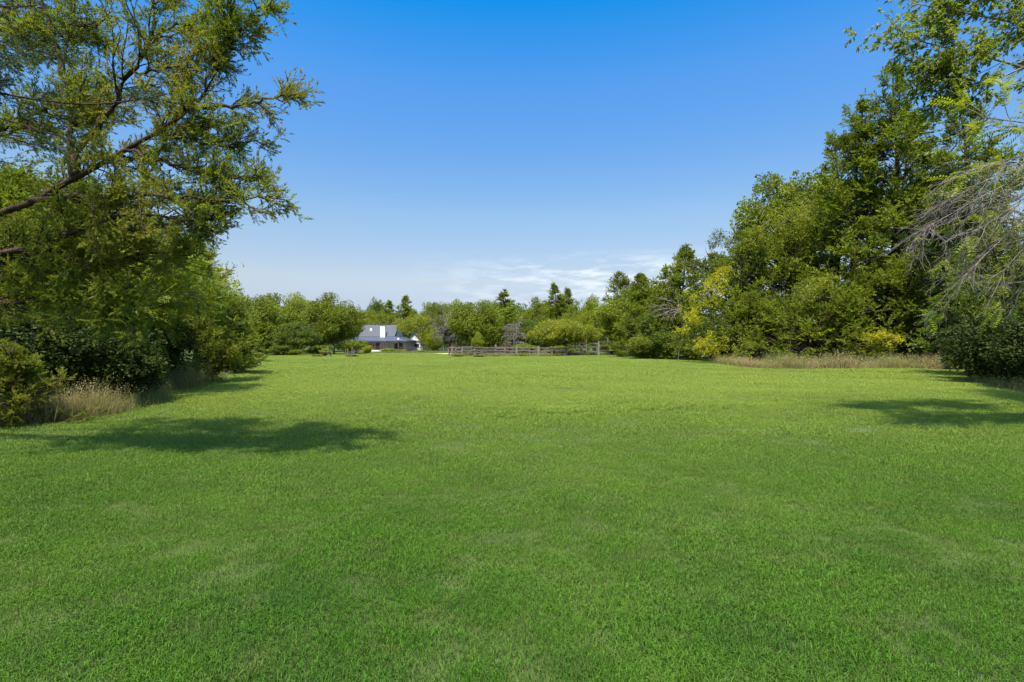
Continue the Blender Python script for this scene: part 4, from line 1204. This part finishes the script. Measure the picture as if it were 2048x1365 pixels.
# --- tall dry grass along the foot of the bank and by the left thicket
def stalks(name, label, path, width, n, h0, h1, seed, mat='straw', w=0.012, seeds=True):
    rng = np.random.default_rng(seed)
    path = np.array(path, float); s = np.sort(rng.uniform(0, 1, n)) * (len(path) - 1); i = np.minimum(s.astype(int), len(path) - 2); f = (s - i)[:, None]
    p = path[i] * (1 - f) + path[i + 1] * f
    x = p[:, 0] + rng.normal(0, 0.2, n)
    rag = 0.3 * np.sin(x * 1.1) + 0.2 * np.sin(x * 2.7 + 1) + 0.12 * np.sin(x * 6.1)      # ragged front edge
    y = p[:, 1] + rng.uniform(0, 1, n) ** 0.8 * width + rag * min(width, 1.0)
    cl = 1 + 0.3 * np.sin(x * 1.7) * np.sin(x * 0.63 + 1) + rng.normal(0, 0.18, n)
    cl = cl + 0.35 * np.sin(x * 0.9 + 2) * np.sin(x * 2.9)
    h = rng.uniform(h0, h1, n) * np.clip(cl, 0.3, 1.7)
    B = np.stack([x, y, gz(x, y) - 0.02], 1)
    D = norm(np.stack([rng.normal(0, 0.35, n), rng.normal(-0.1, 0.3, n), np.ones(n)], 1))
    th = rng.uniform(0, 6.28, n); bend = np.stack([np.cos(th), np.sin(th), -0.5 * np.ones(n)], 1) * rng.uniform(0.05, 0.5, n)[:, None]
    a = Acc(); pts = np.stack([B, B + D * h[:, None] * 0.5, B + D * h[:, None] + bend * h[:, None] * 0.6], 1)
    side = norm(np.cross(D, rng.normal(0, 1, (n, 3)))) * w / 2
    V = np.stack([pts[:, 0] - side, pts[:, 0] + side, pts[:, 1] + side * .8, pts[:, 1] - side * .8, pts[:, 2]], 1).reshape(-1, 3)
    k = (np.arange(n) * 5)[:, None]
    F = np.concatenate([k + np.array([[0, 1, 2]]), k + np.array([[0, 2, 3]]), k + np.array([[3, 2, 4]])])
    val = np.repeat(np.clip(rng.normal(0.5, 0.25, n), 0, 1), 5)
    a.add(V, F, val)
    if seeds:                       # seed heads
        m = rng.uniform(0, 1, n) < 0.6
        O = pts[m][:, 2]; kk = len(O)
        O = np.repeat(O, 4, axis=0) + rng.normal(0, 0.05, (kk * 4, 3))
        place(a, leafq(w=0.6), frames(rng.normal(0, 1, O.shape), rng), O, w * 3.2 * rng.uniform(0.5, 1.2, len(O)), rng.uniform(0.4, 1.0, len(O)))
    off = np.array([path[0][0], path[0][1], 0])
    o = link(name, a.mesh(name, M[mat], off=off), loc=tuple(off))
    return tag(o, label, 'dry grass' if mat == 'straw' else 'weeds', kind='stuff')
stalks('dry_grass', 'band of tall tan dry grass along the foot of the right hand cedar bank', [(at(1440, 38.5), 38.5), (at(1490, 33), 33), (at(1560, 31), 31), (at(1700, 30.2), 30.2), (at(1840, 30), 30.0), (at(1960, 30.5), 30.5)], 1.4, 10000, 0.28, 0.85, 71, w=0.014)
stalks('weeds', 'green and yellowish weeds mixed into the tan grass band of the right bank', [(at(1530, 32.2), 32.2), (at(1700, 31), 31), (at(1840, 30.6), 30.6), (at(1960, 31), 31)], 1.8, 3500, 0.25, 0.85, 79, 'weed', 0.018)
stalks('dry_grass', 'tuft of tan dry grass at the left edge below the seedling cedar', [(-10.6, 9.4), (-9.6, 10.2), (-9.3, 11.3)], 0.7, 2200, 0.25, 0.75, 72, w=0.008)
stalks('dry_grass', 'small tuft of pale dry grass right of the dark vine mound', [(-12.1, 16.0), (-11.5, 16.6), (-11.3, 17.6)], 0.8, 1300, 0.3, 0.8, 73, w=0.01)
stalks('weeds', 'thin green weeds with tiny pale heads in front of the dark vine mound', [(-10.0, 10.2), (-9.2, 11.3), (-9.6, 13), (-10.3, 14.6)], 0.6, 1500, 0.15, 0.55, 74, 'weed', 0.007)
stalks('weeds', 'ragged weeds along the corral foot', [(at(900, 58), 58), (at(1080, 58.5), 58.5), (at(1200, 66), 66)], 1.0, 4200, 0.12, 0.5, 75, 'weed', 0.02)
stalks('weeds', 'ragged green weeds under the left cedar boughs', [(-12.2, 18), (-12.8, 21), (-14.5, 26), (-16.2, 31)], 1.0, 2600, 0.15, 0.6, 76, 'weed', 0.012)
stalks('weeds', 'rough yellowish grass between the lawn and the farmhouse', [(at(735, 92), 92), (at(900, 92), 92)], 9.0, 9000, 0.15, 0.5, 77, 'weed', 0.03, False)
stalks('weeds', 'rough grass at the right edge under the dark ivy bush', [(19.2, 20.2), (18.0, 18.0), (16.6, 15.4), (16.0, 13.4)], 1.0, 1800, 0.1, 0.4, 78, 'weed', 0.01)

# ------------------------------------------------------------------ left side, near
def spray_crown(ca, rng, branch_sets, size, mat_val=0.45, tmpl=None, up=0.2, vs=0.14, fup=0.3, a1=60):
    Os, Es = [], []
    for pts, tan, m in branch_sets:
        o, e, _ = spawn(rng, pts, tan, m, 0.15, 1.0, 10, a1)
        Os.append(o); Es.append(e)
    O = np.concatenate(Os); E = norm(np.concatenate(Es) + np.array([0, 0, up]))
    cl = lump_fn(rng, 8, 0.5)(O * 1.2) - 1
    place_mix(ca, tmpl or SPRAYS_FINE, frames(E, rng, fup), O, size * rng.uniform(0.55, 1.35, len(O)), mat_val + 0.15 * cl + rng.normal(0, vs, len(O)), rng)

TX, TY = -11.2, 8.2        # near cedar trunk, just outside the frame
root, off, ta, ca, rng = limb_tree(81, (TX, TY, 0.0), [([(TX, TY, -0.3), (TX + .1, TY, 3), (TX - .1, TY + .2, 7), (TX + .1, TY, 11.5)], 0.30)], 0.3, None, name='cedar_tree',
    label='nearest cedar at the left edge whose long dark limbs reach over the lawn', cat='tree')
LM = [  # (pixel, pixel, distance) points of each limb, start radius
 ([(-420, 560, 8.2), (0, 428, 7.2), (85, 397, 7.1), (150, 362, 7.0), (250, 300, 6.9), (330, 262, 6.8), (390, 235, 6.7), (420, 185, 6.7), (446, 120, 6.6), (462, 60, 6.6), (472, -20, 6.6)], 0.08),
 ([(395, 222, 6.7), (440, 214, 6.6), (510, 205, 6.5), (592, 190, 6.4)], 0.028),
 ([(145, 362, 7.0), (146, 310, 7.0), (160, 275, 7.0), (205, 245, 6.9), (268, 140, 6.9), (290, 100, 6.9), (308, 70, 6.9), (303, 0, 6.9), (300, -60, 6.9)], 0.055),
 ([(308, 70, 6.9), (350, 50, 6.9), (400, 34, 6.8), (440, 30, 6.8)], 0.018),
 ([(138, 170, 7.2), (120, 110, 7.3), (85, 0, 7.4), (70, -60, 7.4)], 0.05),
 ([(150, 350, 7.0), (142, 260, 7.1), (138, 170, 7.2)], 0.06),
 ([(60, 400, 7.1), (200, 392, 6.8), (286, 392, 6.6), (400, 398, 6.4), (480, 402, 6.3), (545, 394, 6.2)], 0.045),
 ([(-420, 600, 8.2), (0, 507, 7.4), (60, 497, 7.2), (110, 486, 7.1), (150, 468, 7.0), (205, 432, 6.8), (260, 428, 6.7), (340, 445, 6.6), (430, 440, 6.5)], 0.085),
 ([(-420, 620, 8.2), (0, 515, 7.6), (60, 522, 7.5), (130, 523, 7.4), (240, 520, 7.2), (330, 500, 7.0), (400, 490, 7.0)], 0.06),
 ([(250, 300, 6.9), (340, 325, 6.7), (420, 352, 6.5), (480, 362, 6.4), (522, 356, 6.4)], 0.025),
 ([(330, 262, 6.8), (400, 285, 6.7), (460, 292, 6.6), (520, 280, 6.6)], 0.025),
 ([(446, 120, 6.6), (462, 90, 6.6), (490, 50, 6.5), (530, 14, 6.5)], 0.018),
 ([(230, 150, 6.9), (300, 145, 6.8), (380, 128, 6.7), (440, 112, 6.6)], 0.02),
 ([(-420, 520, 8.2), (-100, 300, 7.6), (40, 240, 7.4), (130, 200, 7.3), (220, 190, 7.2)], 0.07),
 ([(-420, 420, 8.2), (-150, 120, 7.8), (-20, 60, 7.5), (100, 40, 7.4), (200, 60, 7.3)], 0.07),
 ([(-420, 660, 8.2), (-60, 600, 7.6), (60, 600, 7.5), (170, 610, 7.3), (260, 640, 7.2)], 0.06),
 ([(60, 497, 7.2), (160, 520, 7.0), (200, 560, 7.0), (250, 580, 6.9)], 0.03),
]
pls = []
for q, r in LM:
    pl = resample([P(*w) for w in q], 20)
    pl[1:-1] += rng.normal(0, 0.02, (18, 3))
    seg_tubes(ta, pl[None], np.array([r]), np.array([max(0.005, r * 0.12)]), 7)
    s_ = np.cumsum(np.concatenate([[0], np.linalg.norm(np.diff(pl, axis=0), axis=1)]))
    t_ = np.linspace(0, s_[-1], 20); pls.append((pl, s_[-1], r))
B1p, B1q = [], []
for pl, L, r in pls:
    m = max(12, int(L * 9))
    T = norm(np.gradient(pl, axis=0))
    t0 = 0.42 if r > 0.05 else 0.12
    if r > 0.04 and L > 6: t0 = 0.5
    p, dd, t = spawn(rng, pl[None], T[None], m, t0, 1.0, 30, 65, 0.2)
    dd = norm(dd + np.array([0.12, 0.30, -0.02]))
    ll = rng.uniform(0.35, 1.05, m) * (1.15 - 0.6 * t) * (1.0 if r > 0.04 else 0.62)
    out = p[:, 0] / p[:, 1] > (375 - 1024) / 1024.0        # the outer ends are thin and airy
    out &= p[:, 2] > 2.9
    ll = np.where(out, ll * 0.5, ll)
    high = p[:, 2] > 4.6
    kp = ~((out & (rng.uniform(0, 1, m) < 0.2)) | (high & (rng.uniform(0, 1, m) < 0.06))); p, dd, ll = p[kp], dd[kp], ll[kp]
    a_, b_ = grow(rng, p, dd, ll, 6, 0.13, (0.0, 0, 0.02)); B1p.append(a_); B1q.append(b_)
B1p = np.concatenate(B1p); B1q = np.concatenate(B1q)
seg_tubes(ta, B1p, np.full(len(B1p), 0.010), np.full(len(B1p), 0.004), 4)
p, dd, t = spawn(rng, B1p, B1q, 6, 0.2, 1.0, 25, 60, 0.2)
B2p, B2q = grow(rng, p, dd, rng.uniform(0.12, 0.34, len(p)), 4, 0.15, (0, 0, 0.02))
seg_tubes(ta, B2p, np.full(len(B2p), 0.004), np.full(len(B2p), 0.002), 3)
limbset = np.array([pl for pl, L, r in pls if r <= 0.03])
spray_crown(ca, rng, [(B2p, B2q, 7), (B1p, B1q, 6), (limbset[:, 6:], norm(np.gradient(limbset, axis=1))[:, 6:], 30)], 0.128, 0.40, a1=65)
# foliage clumps on the big limbs' outer ends
bigset = np.array([pl[10:] for pl, L, r in pls if r > 0.03])
spray_crown(ca, rng, [(bigset, norm(np.gradient(bigset, axis=1)), 24)], 0.14)
link('trunk', ta.mesh('trunk', M['bark'], True, off), root)
link('crown', ca.mesh('crown', M['cedar_near'], off=off), root)

# dark bough hanging into the top left corner, on a cedar closer to the camera
SX, SY = -9.6, 5.0
root, off, ta, ca, rng = limb_tree(82, (SX, SY, 0.0), [([(SX, SY, -0.3), (SX, SY, 2.5), (SX + .1, SY + .1, 6)], 0.2)], 0.2, None, name='cedar_tree',
    label='bluish dark cedar whose feathery bough hangs into the top left corner, closest of all')
l1 = [([(SX, SY, 4.0), P(-120, 160, 6.0), P(60, 200, 6.0), P(200, 215, 6.0), P(330, 190, 6.0)], 0.03), ([(SX, SY, 4.6), P(-150, 60, 6.0), P(0, 90, 6.0), P(130, 110, 6.0)], 0.03),
      ([(SX, SY, 3.6), P(-150, 200, 6.0), P(0, 235, 6.0), P(110, 270, 6.0)], 0.025), ([(SX, SY, 5.0), P(-150, -30, 6.0), P(0, 20, 6.0), P(80, 10, 6.0)], 0.03)]
bs, bq = [], []
for q, r in l1:
    pl = resample(q, 20); seg_tubes(ta, pl[None], np.array([r]), np.array([0.005]), 6)
    p, dd, t = spawn(rng, pl[None], norm(np.gradient(pl, axis=0))[None], 26, 0.35, 1.0, 25, 60, 0.1)
    a_, b_ = grow(rng, p, dd, rng.uniform(0.2, 0.5, 26), 5, 0.12, (0.02, 0, -0.02)); bs.append(a_); bq.append(b_)
bs = np.concatenate(bs); bq = np.concatenate(bq)
p, dd, t = spawn(rng, bs, bq, 5, 0.2, 1.0, 25, 60, 0.2)
c_, e_ = grow(rng, p, dd, rng.uniform(0.1, 0.25, len(p)), 4, 0.12)
seg_tubes(ta, bs, np.full(len(bs), 0.006), np.full(len(bs), 0.002), 3)
spray_crown(ca, rng, [(bs, bq, 7), (c_, e_, 4)], 0.11, 0.4, up=0.15)
link('trunk', ta.mesh('trunk', M['bark'], True, off), root)
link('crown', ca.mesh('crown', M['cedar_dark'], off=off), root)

# cedars and broadleaf trees of the left thicket
LB = 'trees of the left hand thicket'
cedar_at(601, 385, 20.5, 492, 215, 'cedar whose low boughs droop onto the lawn at the right end of the left thicket', 'cedar_near', group=LB, nprim=130, nsec=8, nspr=6, size=0.30, topw=0.45, elev=(-5, 40), base=0.1, tmpl=SPRAYS_FINE)
cedar_at(602, 240, 17.5, 470, 300, 'cedar between the drooping one and the dark vine mound', 'cedar', group=LB, nprim=140, nsec=8, nspr=6, size=0.28, topw=0.5, elev=(-5, 40), base=0.05, tmpl=SPRAYS_FINE)
cedar_at(603, 40, 16.0, 330, 330, 'tall cedar deep in the left thicket behind the nearest limbs', 'cedar', group=LB, nprim=140, nsec=8, nspr=6, size=0.34, topw=0.5, base=0.05)
cedar_at(604, 25, 10.2, 700, 170, 'small bright seedling cedar above the dry grass at the left edge', 'cedar_near', group=LB, nprim=80, nsec=7, nspr=6, size=0.16, topw=0.45, elev=(0, 40), base=0.1, tmpl=SPRAYS_FINE)
cedar_at(605, 455, 26.0, 600, 110, 'half height cedar beyond the drooping one at the lawn edge', 'cedar', group=LB, nprim=100, nsec=7, nspr=5, size=0.34, topw=0.45)
pin = broad_meshes(611, hgt(455, 15.2), 2.7, M['leaf_pin'], nclump=90, lpc=34, leaf=0.42, crown_base=0.3, tmpl=FRONDS, clump_r=0.26)
stand('pinnate_tree', pin, at(225, 15.4), 15.4, 'tree with bright feathered leaves in the middle of the left thicket', group=LB)
b6 = broad_meshes(612, hgt(260, 24), 5.2, M['leaf'], nclump=110, lpc=60, leaf=0.26, crown_base=0.15)
stand('broadleaf_tree', b6, at(60, 25), 25, 'tall leafy tree behind the left thicket seen through the cedar limbs', group=LB)
b7 = broad_meshes(613, hgt(470, 30), 4.6, M['leaf_lime'], nclump=100, lpc=56, leaf=0.26, crown_base=0.15)
stand('broadleaf_tree', b7, at(330, 31), 31, 'sunlit pale green tree behind the right half of the left thicket', group=LB)
b8 = broad_meshes(614, hgt(560, 40), 3.8, M['leaf_dark'], nclump=90, lpc=50, leaf=0.28, crown_base=0.05)
stand('broadleaf_tree', b8, at(420, 41), 41, 'dark leafy tree seen under the drooping cedar boughs', group=LB)
stand('broadleaf_tree', b8, at(180, 32), 32, 'dark leafy tree deep behind the feathered leaf tree', group=LB, rz=2)
# dark vine covered mound
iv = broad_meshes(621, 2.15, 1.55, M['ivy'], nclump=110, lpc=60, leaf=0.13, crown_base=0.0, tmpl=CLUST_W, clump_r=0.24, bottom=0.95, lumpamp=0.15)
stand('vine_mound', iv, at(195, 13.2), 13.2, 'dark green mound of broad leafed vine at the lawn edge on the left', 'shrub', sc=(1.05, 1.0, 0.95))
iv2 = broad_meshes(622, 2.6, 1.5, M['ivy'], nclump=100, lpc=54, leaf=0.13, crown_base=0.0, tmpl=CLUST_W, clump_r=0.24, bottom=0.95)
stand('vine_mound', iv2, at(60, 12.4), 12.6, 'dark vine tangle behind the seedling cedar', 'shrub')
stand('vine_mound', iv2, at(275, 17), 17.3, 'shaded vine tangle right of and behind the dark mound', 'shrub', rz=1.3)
# lanky saplings under the drooping cedar
def sapling(seed, x, y, h, label):
    rng = np.random.default_rng(seed); ta, ca = Acc(), Acc()
    root = empty('sapling', (x, y, float(gz(x, y))), label, 'sapling')
    tp, tt = grow(rng, np.zeros((5, 3)) + rng.normal(0, .12, (5, 3)) * [1, 1, 0] + [0, 0, -.05], np.array([[rng.normal(0, .25), rng.normal(0, .25), 1] for _ in range(5)]), rng.uniform(.6, 1, 5) * h, 6, .08, (0, 0, .05))
    seg_tubes(ta, tp, np.full(5, 0.012), np.full(5, .004), 5)
    p, d_, t = spawn(rng, tp, tt, 8, .35, 1, 30, 70)
    p1, q1 = grow(rng, p, d_, h * .22 * rng.uniform(.6, 1.2, len(p)), 4, .1)
    seg_tubes(ta, p1, np.full(len(p1), .005), np.full(len(p1), .002), 3)
    o, e, _ = spawn(rng, p1, q1, 7, .2, 1, 20, 70)
    place_mix(ca, CLUST, frames(e, rng, .3), o, .12 * rng.uniform(.6, 1.2, len(o)), .5 + rng.normal(0, .15, len(o)), rng)
    link('stem', ta.mesh('stem', M['bark_grey'], True), root); link('foliage', ca.mesh('foliage', M['leaf']), root)
sapling(631, at(395, 19), 19, 1.3, 'lanky sapling at the lawn edge under the drooping cedar boughs')
sapling(632, at(345, 17.5), 17.5, 1.3, 'thin sapling beside the pale dry grass tuft')
sapling(633, at(430, 21.5), 21.5, 1.0, 'short ragged sapling farthest out on the lawn at the left')

# ------------------------------------------------------------------ right side, near
d = 9.5
RX, RY = 13.6, 10.5
root, off, ta, ca, rng = limb_tree(91, (RX, RY, 0.0), [([(RX, RY, -0.3), (RX - .1, RY, 3), (RX - .4, RY, 7), (RX - .5, RY, 10.5)], 0.24)], 0.3, None, name='pinnate_tree',
    label='tree beyond the right edge whose leafy boughs hang into the upper right corner')
Q = lambda px, py, dd=9.5: P(px, py, dd)
LMR = [([(RX - .2, RY, 5.5), Q(2200, 190), Q(2048, 135), Q(1950, 108), Q(1870, 92), Q(1795, 70)], 0.05, 1.0),
       ([(RX - .3, RY, 6.5), Q(2180, 70), Q(2048, 50), Q(1950, 30), Q(1830, 8)], 0.05, 1.0),
       ([(RX - .3, RY, 7.5), Q(2180, -60), Q(2030, -40), Q(1900, -30)], 0.05, 1.0),
       ([Q(2048, 135), Q(1990, 160), Q(1930, 170), Q(1870, 150)], 0.02, 0.8),
       ([(RX - .2, RY, 5.0), Q(2200, 290, 9), Q(2080, 250, 9), Q(2010, 240, 9), Q(1960, 235, 9)], 0.035, 0.9),
       ([(RX - .1, RY, 4.2), Q(2200, 360, 9), Q(2060, 320, 9), Q(1960, 330, 9), Q(1880, 370, 9)], 0.035, 0.7),
       ([(RX - .1, RY, 3.6), Q(2200, 480, 9), Q(2060, 430, 9), Q(1950, 450, 9), Q(1880, 490, 9)], 0.03, 0.55),
       ([(RX - .1, RY, 3.0), Q(2200, 560, 9.4), Q(2060, 560, 9.4), Q(1950, 580, 9.4), Q(1890, 600, 9.4)], 0.03, 0.5)]
bs, bq, bs2, bq2 = [], [], [], []
for gi_, (q, r, dens) in enumerate(LMR):
    pl = resample(q, 20); seg_tubes(ta, pl[None], np.array([r]), np.array([0.006]), 6)
    m = int(48 * dens)
    p, dd, t = spawn(rng, pl[None], norm(np.gradient(pl, axis=0))[None], m, 0.35, 1.0, 20, 60, 0.1)
    a_, b_ = grow(rng, p, dd, rng.uniform(0.35, 0.95, m), 6, 0.10, (-0.02, 0, -0.05))
    (bs if gi_ < 4 else bs2).append(a_); (bq if gi_ < 4 else bq2).append(b_)
bs = np.concatenate(bs); bq = np.concatenate(bq); bs2 = np.concatenate(bs2); bq2 = np.concatenate(bq2)
for z_ in (bs, bs2): seg_tubes(ta, z_, np.full(len(z_), 0.008), np.full(len(z_), 0.003), 3)
p, dd, t = spawn(rng, bs, bq, 7, 0.1, 1.0, 25, 70)
bt_, bu_ = grow(rng, p, dd, rng.uniform(0.15, 0.38, len(p)), 4, 0.14, (0, 0, -0.10))
seg_tubes(ta, bt_, np.full(len(p), 0.004), np.full(len(p), 0.002), 3)
o1, e1, _ = spawn(rng, bt_, bu_, 15, 0.1, 1.0, 25, 70)
e1 = norm(e1 + np.array([-0.1, 0, -0.35]))
place(ca, leafq(w=0.42), frames(e1, rng, 0.4), o1, 0.085 * rng.uniform(0.7, 1.25, len(o1)), 0.42 + rng.normal(0, 0.16, len(o1)))
o2, e2, _ = spawn(rng, bs2, bq2, 7, 0.3, 1.0, 20, 60)
e2 = norm(e2 + np.array([-0.25, -0.1, -0.1]))
place_mix(ca, FRONDS, frames(e2, rng, 0.6), o2, 0.30 * rng.uniform(0.7, 1.2, len(o2)), 0.6 + rng.normal(0, 0.15, len(o2)), rng)
cc = rng.uniform([12.8, 8.6, 3.6], [17.0, 13.5, 9.6], (70, 3)); j = rng.integers(0, 70, 5200)
cc[:, 0] = np.maximum(cc[:, 0], cc[:, 1] * 1.02 + 1.6)
O = cc[j] + rng.normal(0, 0.42, (5200, 3))
place_mix(ca, CLUST, frames(rng.normal(0, 1, O.shape) + [0, 0, .2], rng, 0.4), O, 0.24 * rng.uniform(0.7, 1.3, len(O)), 0.45 + rng.normal(0, .15, len(O)), rng)
tr_ = np.array([(RX - .2, RY, 5.0)]); s8 = np.linspace(0, 1, 6)[None, :, None]
seg_tubes(ta, tr_[:, None] * (1 - s8) + cc[:, None] * s8, np.full(70, 0.04), np.full(70, 0.01), 4)
link('trunk', ta.mesh('trunk', M['bark_grey'], True, off), root); link('crown', ca.mesh('crown', M['leaf_pin'], off=off), root)

# bare drooping twigs
BX, BY = 12.6, 9.3
root, off, ta, ca, rng = limb_tree(92, (BX, BY, 0.0), [([(BX, BY, -0.3), (BX - .1, BY, 2.5), (BX - .1, BY, 5.4)], 0.16)], 0.3, None, name='leafless_tree',
    label='dead tree at the right edge with a dense spray of bare drooping twigs')
pl_ = []
for (s_, q) in ((5.2, ((2180, 270), (2080, 320), (1970, 360), (1880, 410))), (5.0, ((2180, 300), (2070, 340), (1950, 400), (1830, 470))), (4.9, ((2180, 320), (2090, 370), (1980, 440), (1860, 530))),
                (4.8, ((2180, 340), (2100, 400), (2000, 480), (1900, 580))), (4.6, ((2200, 380), (2120, 430), (2040, 500), (1970, 590))), (5.3, ((2200, 330), (2110, 370), (2010, 420), (1930, 480))),
                (4.5, ((2200, 420), (2140, 450), (2080, 520), (2030, 600))), (5.3, ((2190, 260), (2090, 300), (1980, 330), (1900, 350))), (5.1, ((2180, 310), (2060, 350), (1930, 440), (1850, 460)))):
    pl = resample([(BX, BY, s_)] + [Q(a, b_, 8.8 + rng.normal(0, .35)) for a, b_ in q], 16)
    pl_.append(pl); seg_tubes(ta, pl[None], np.array([0.02]), np.array([0.004]), 5)
p1, q1 = level(rng, pl_, 26, 0.3, 1.0, 15, 45, lambda r, t: r.uniform(0.3, 0.85, len(t)), (-0.03, 0, -0.10), 7, 0.09)
seg_tubes(ta, p1, np.full(len(p1), 0.006), np.full(len(p1), 0.0025), 4)
p, dd, t = spawn(rng, p1, q1, 6, 0.15, 1, 20, 50)
p2, q2 = grow(rng, p, dd, rng.uniform(0.15, 0.5, len(p)), 5, 0.2, (0, 0, -0.1))
seg_tubes(ta, p2, np.full(len(p2), 0.0035), np.full(len(p2), 0.002), 3)
link('trunk', ta.mesh('trunk', M['dead'], True, off), root)

# dark ivy bush and shaded cedar at the right edge
iv3 = broad_meshes(641, 3.2, 2.3, M['ivy'], nclump=130, lpc=60, leaf=0.16, crown_base=0.0, tmpl=CLUST_W, clump_r=0.22, bottom=0.95)
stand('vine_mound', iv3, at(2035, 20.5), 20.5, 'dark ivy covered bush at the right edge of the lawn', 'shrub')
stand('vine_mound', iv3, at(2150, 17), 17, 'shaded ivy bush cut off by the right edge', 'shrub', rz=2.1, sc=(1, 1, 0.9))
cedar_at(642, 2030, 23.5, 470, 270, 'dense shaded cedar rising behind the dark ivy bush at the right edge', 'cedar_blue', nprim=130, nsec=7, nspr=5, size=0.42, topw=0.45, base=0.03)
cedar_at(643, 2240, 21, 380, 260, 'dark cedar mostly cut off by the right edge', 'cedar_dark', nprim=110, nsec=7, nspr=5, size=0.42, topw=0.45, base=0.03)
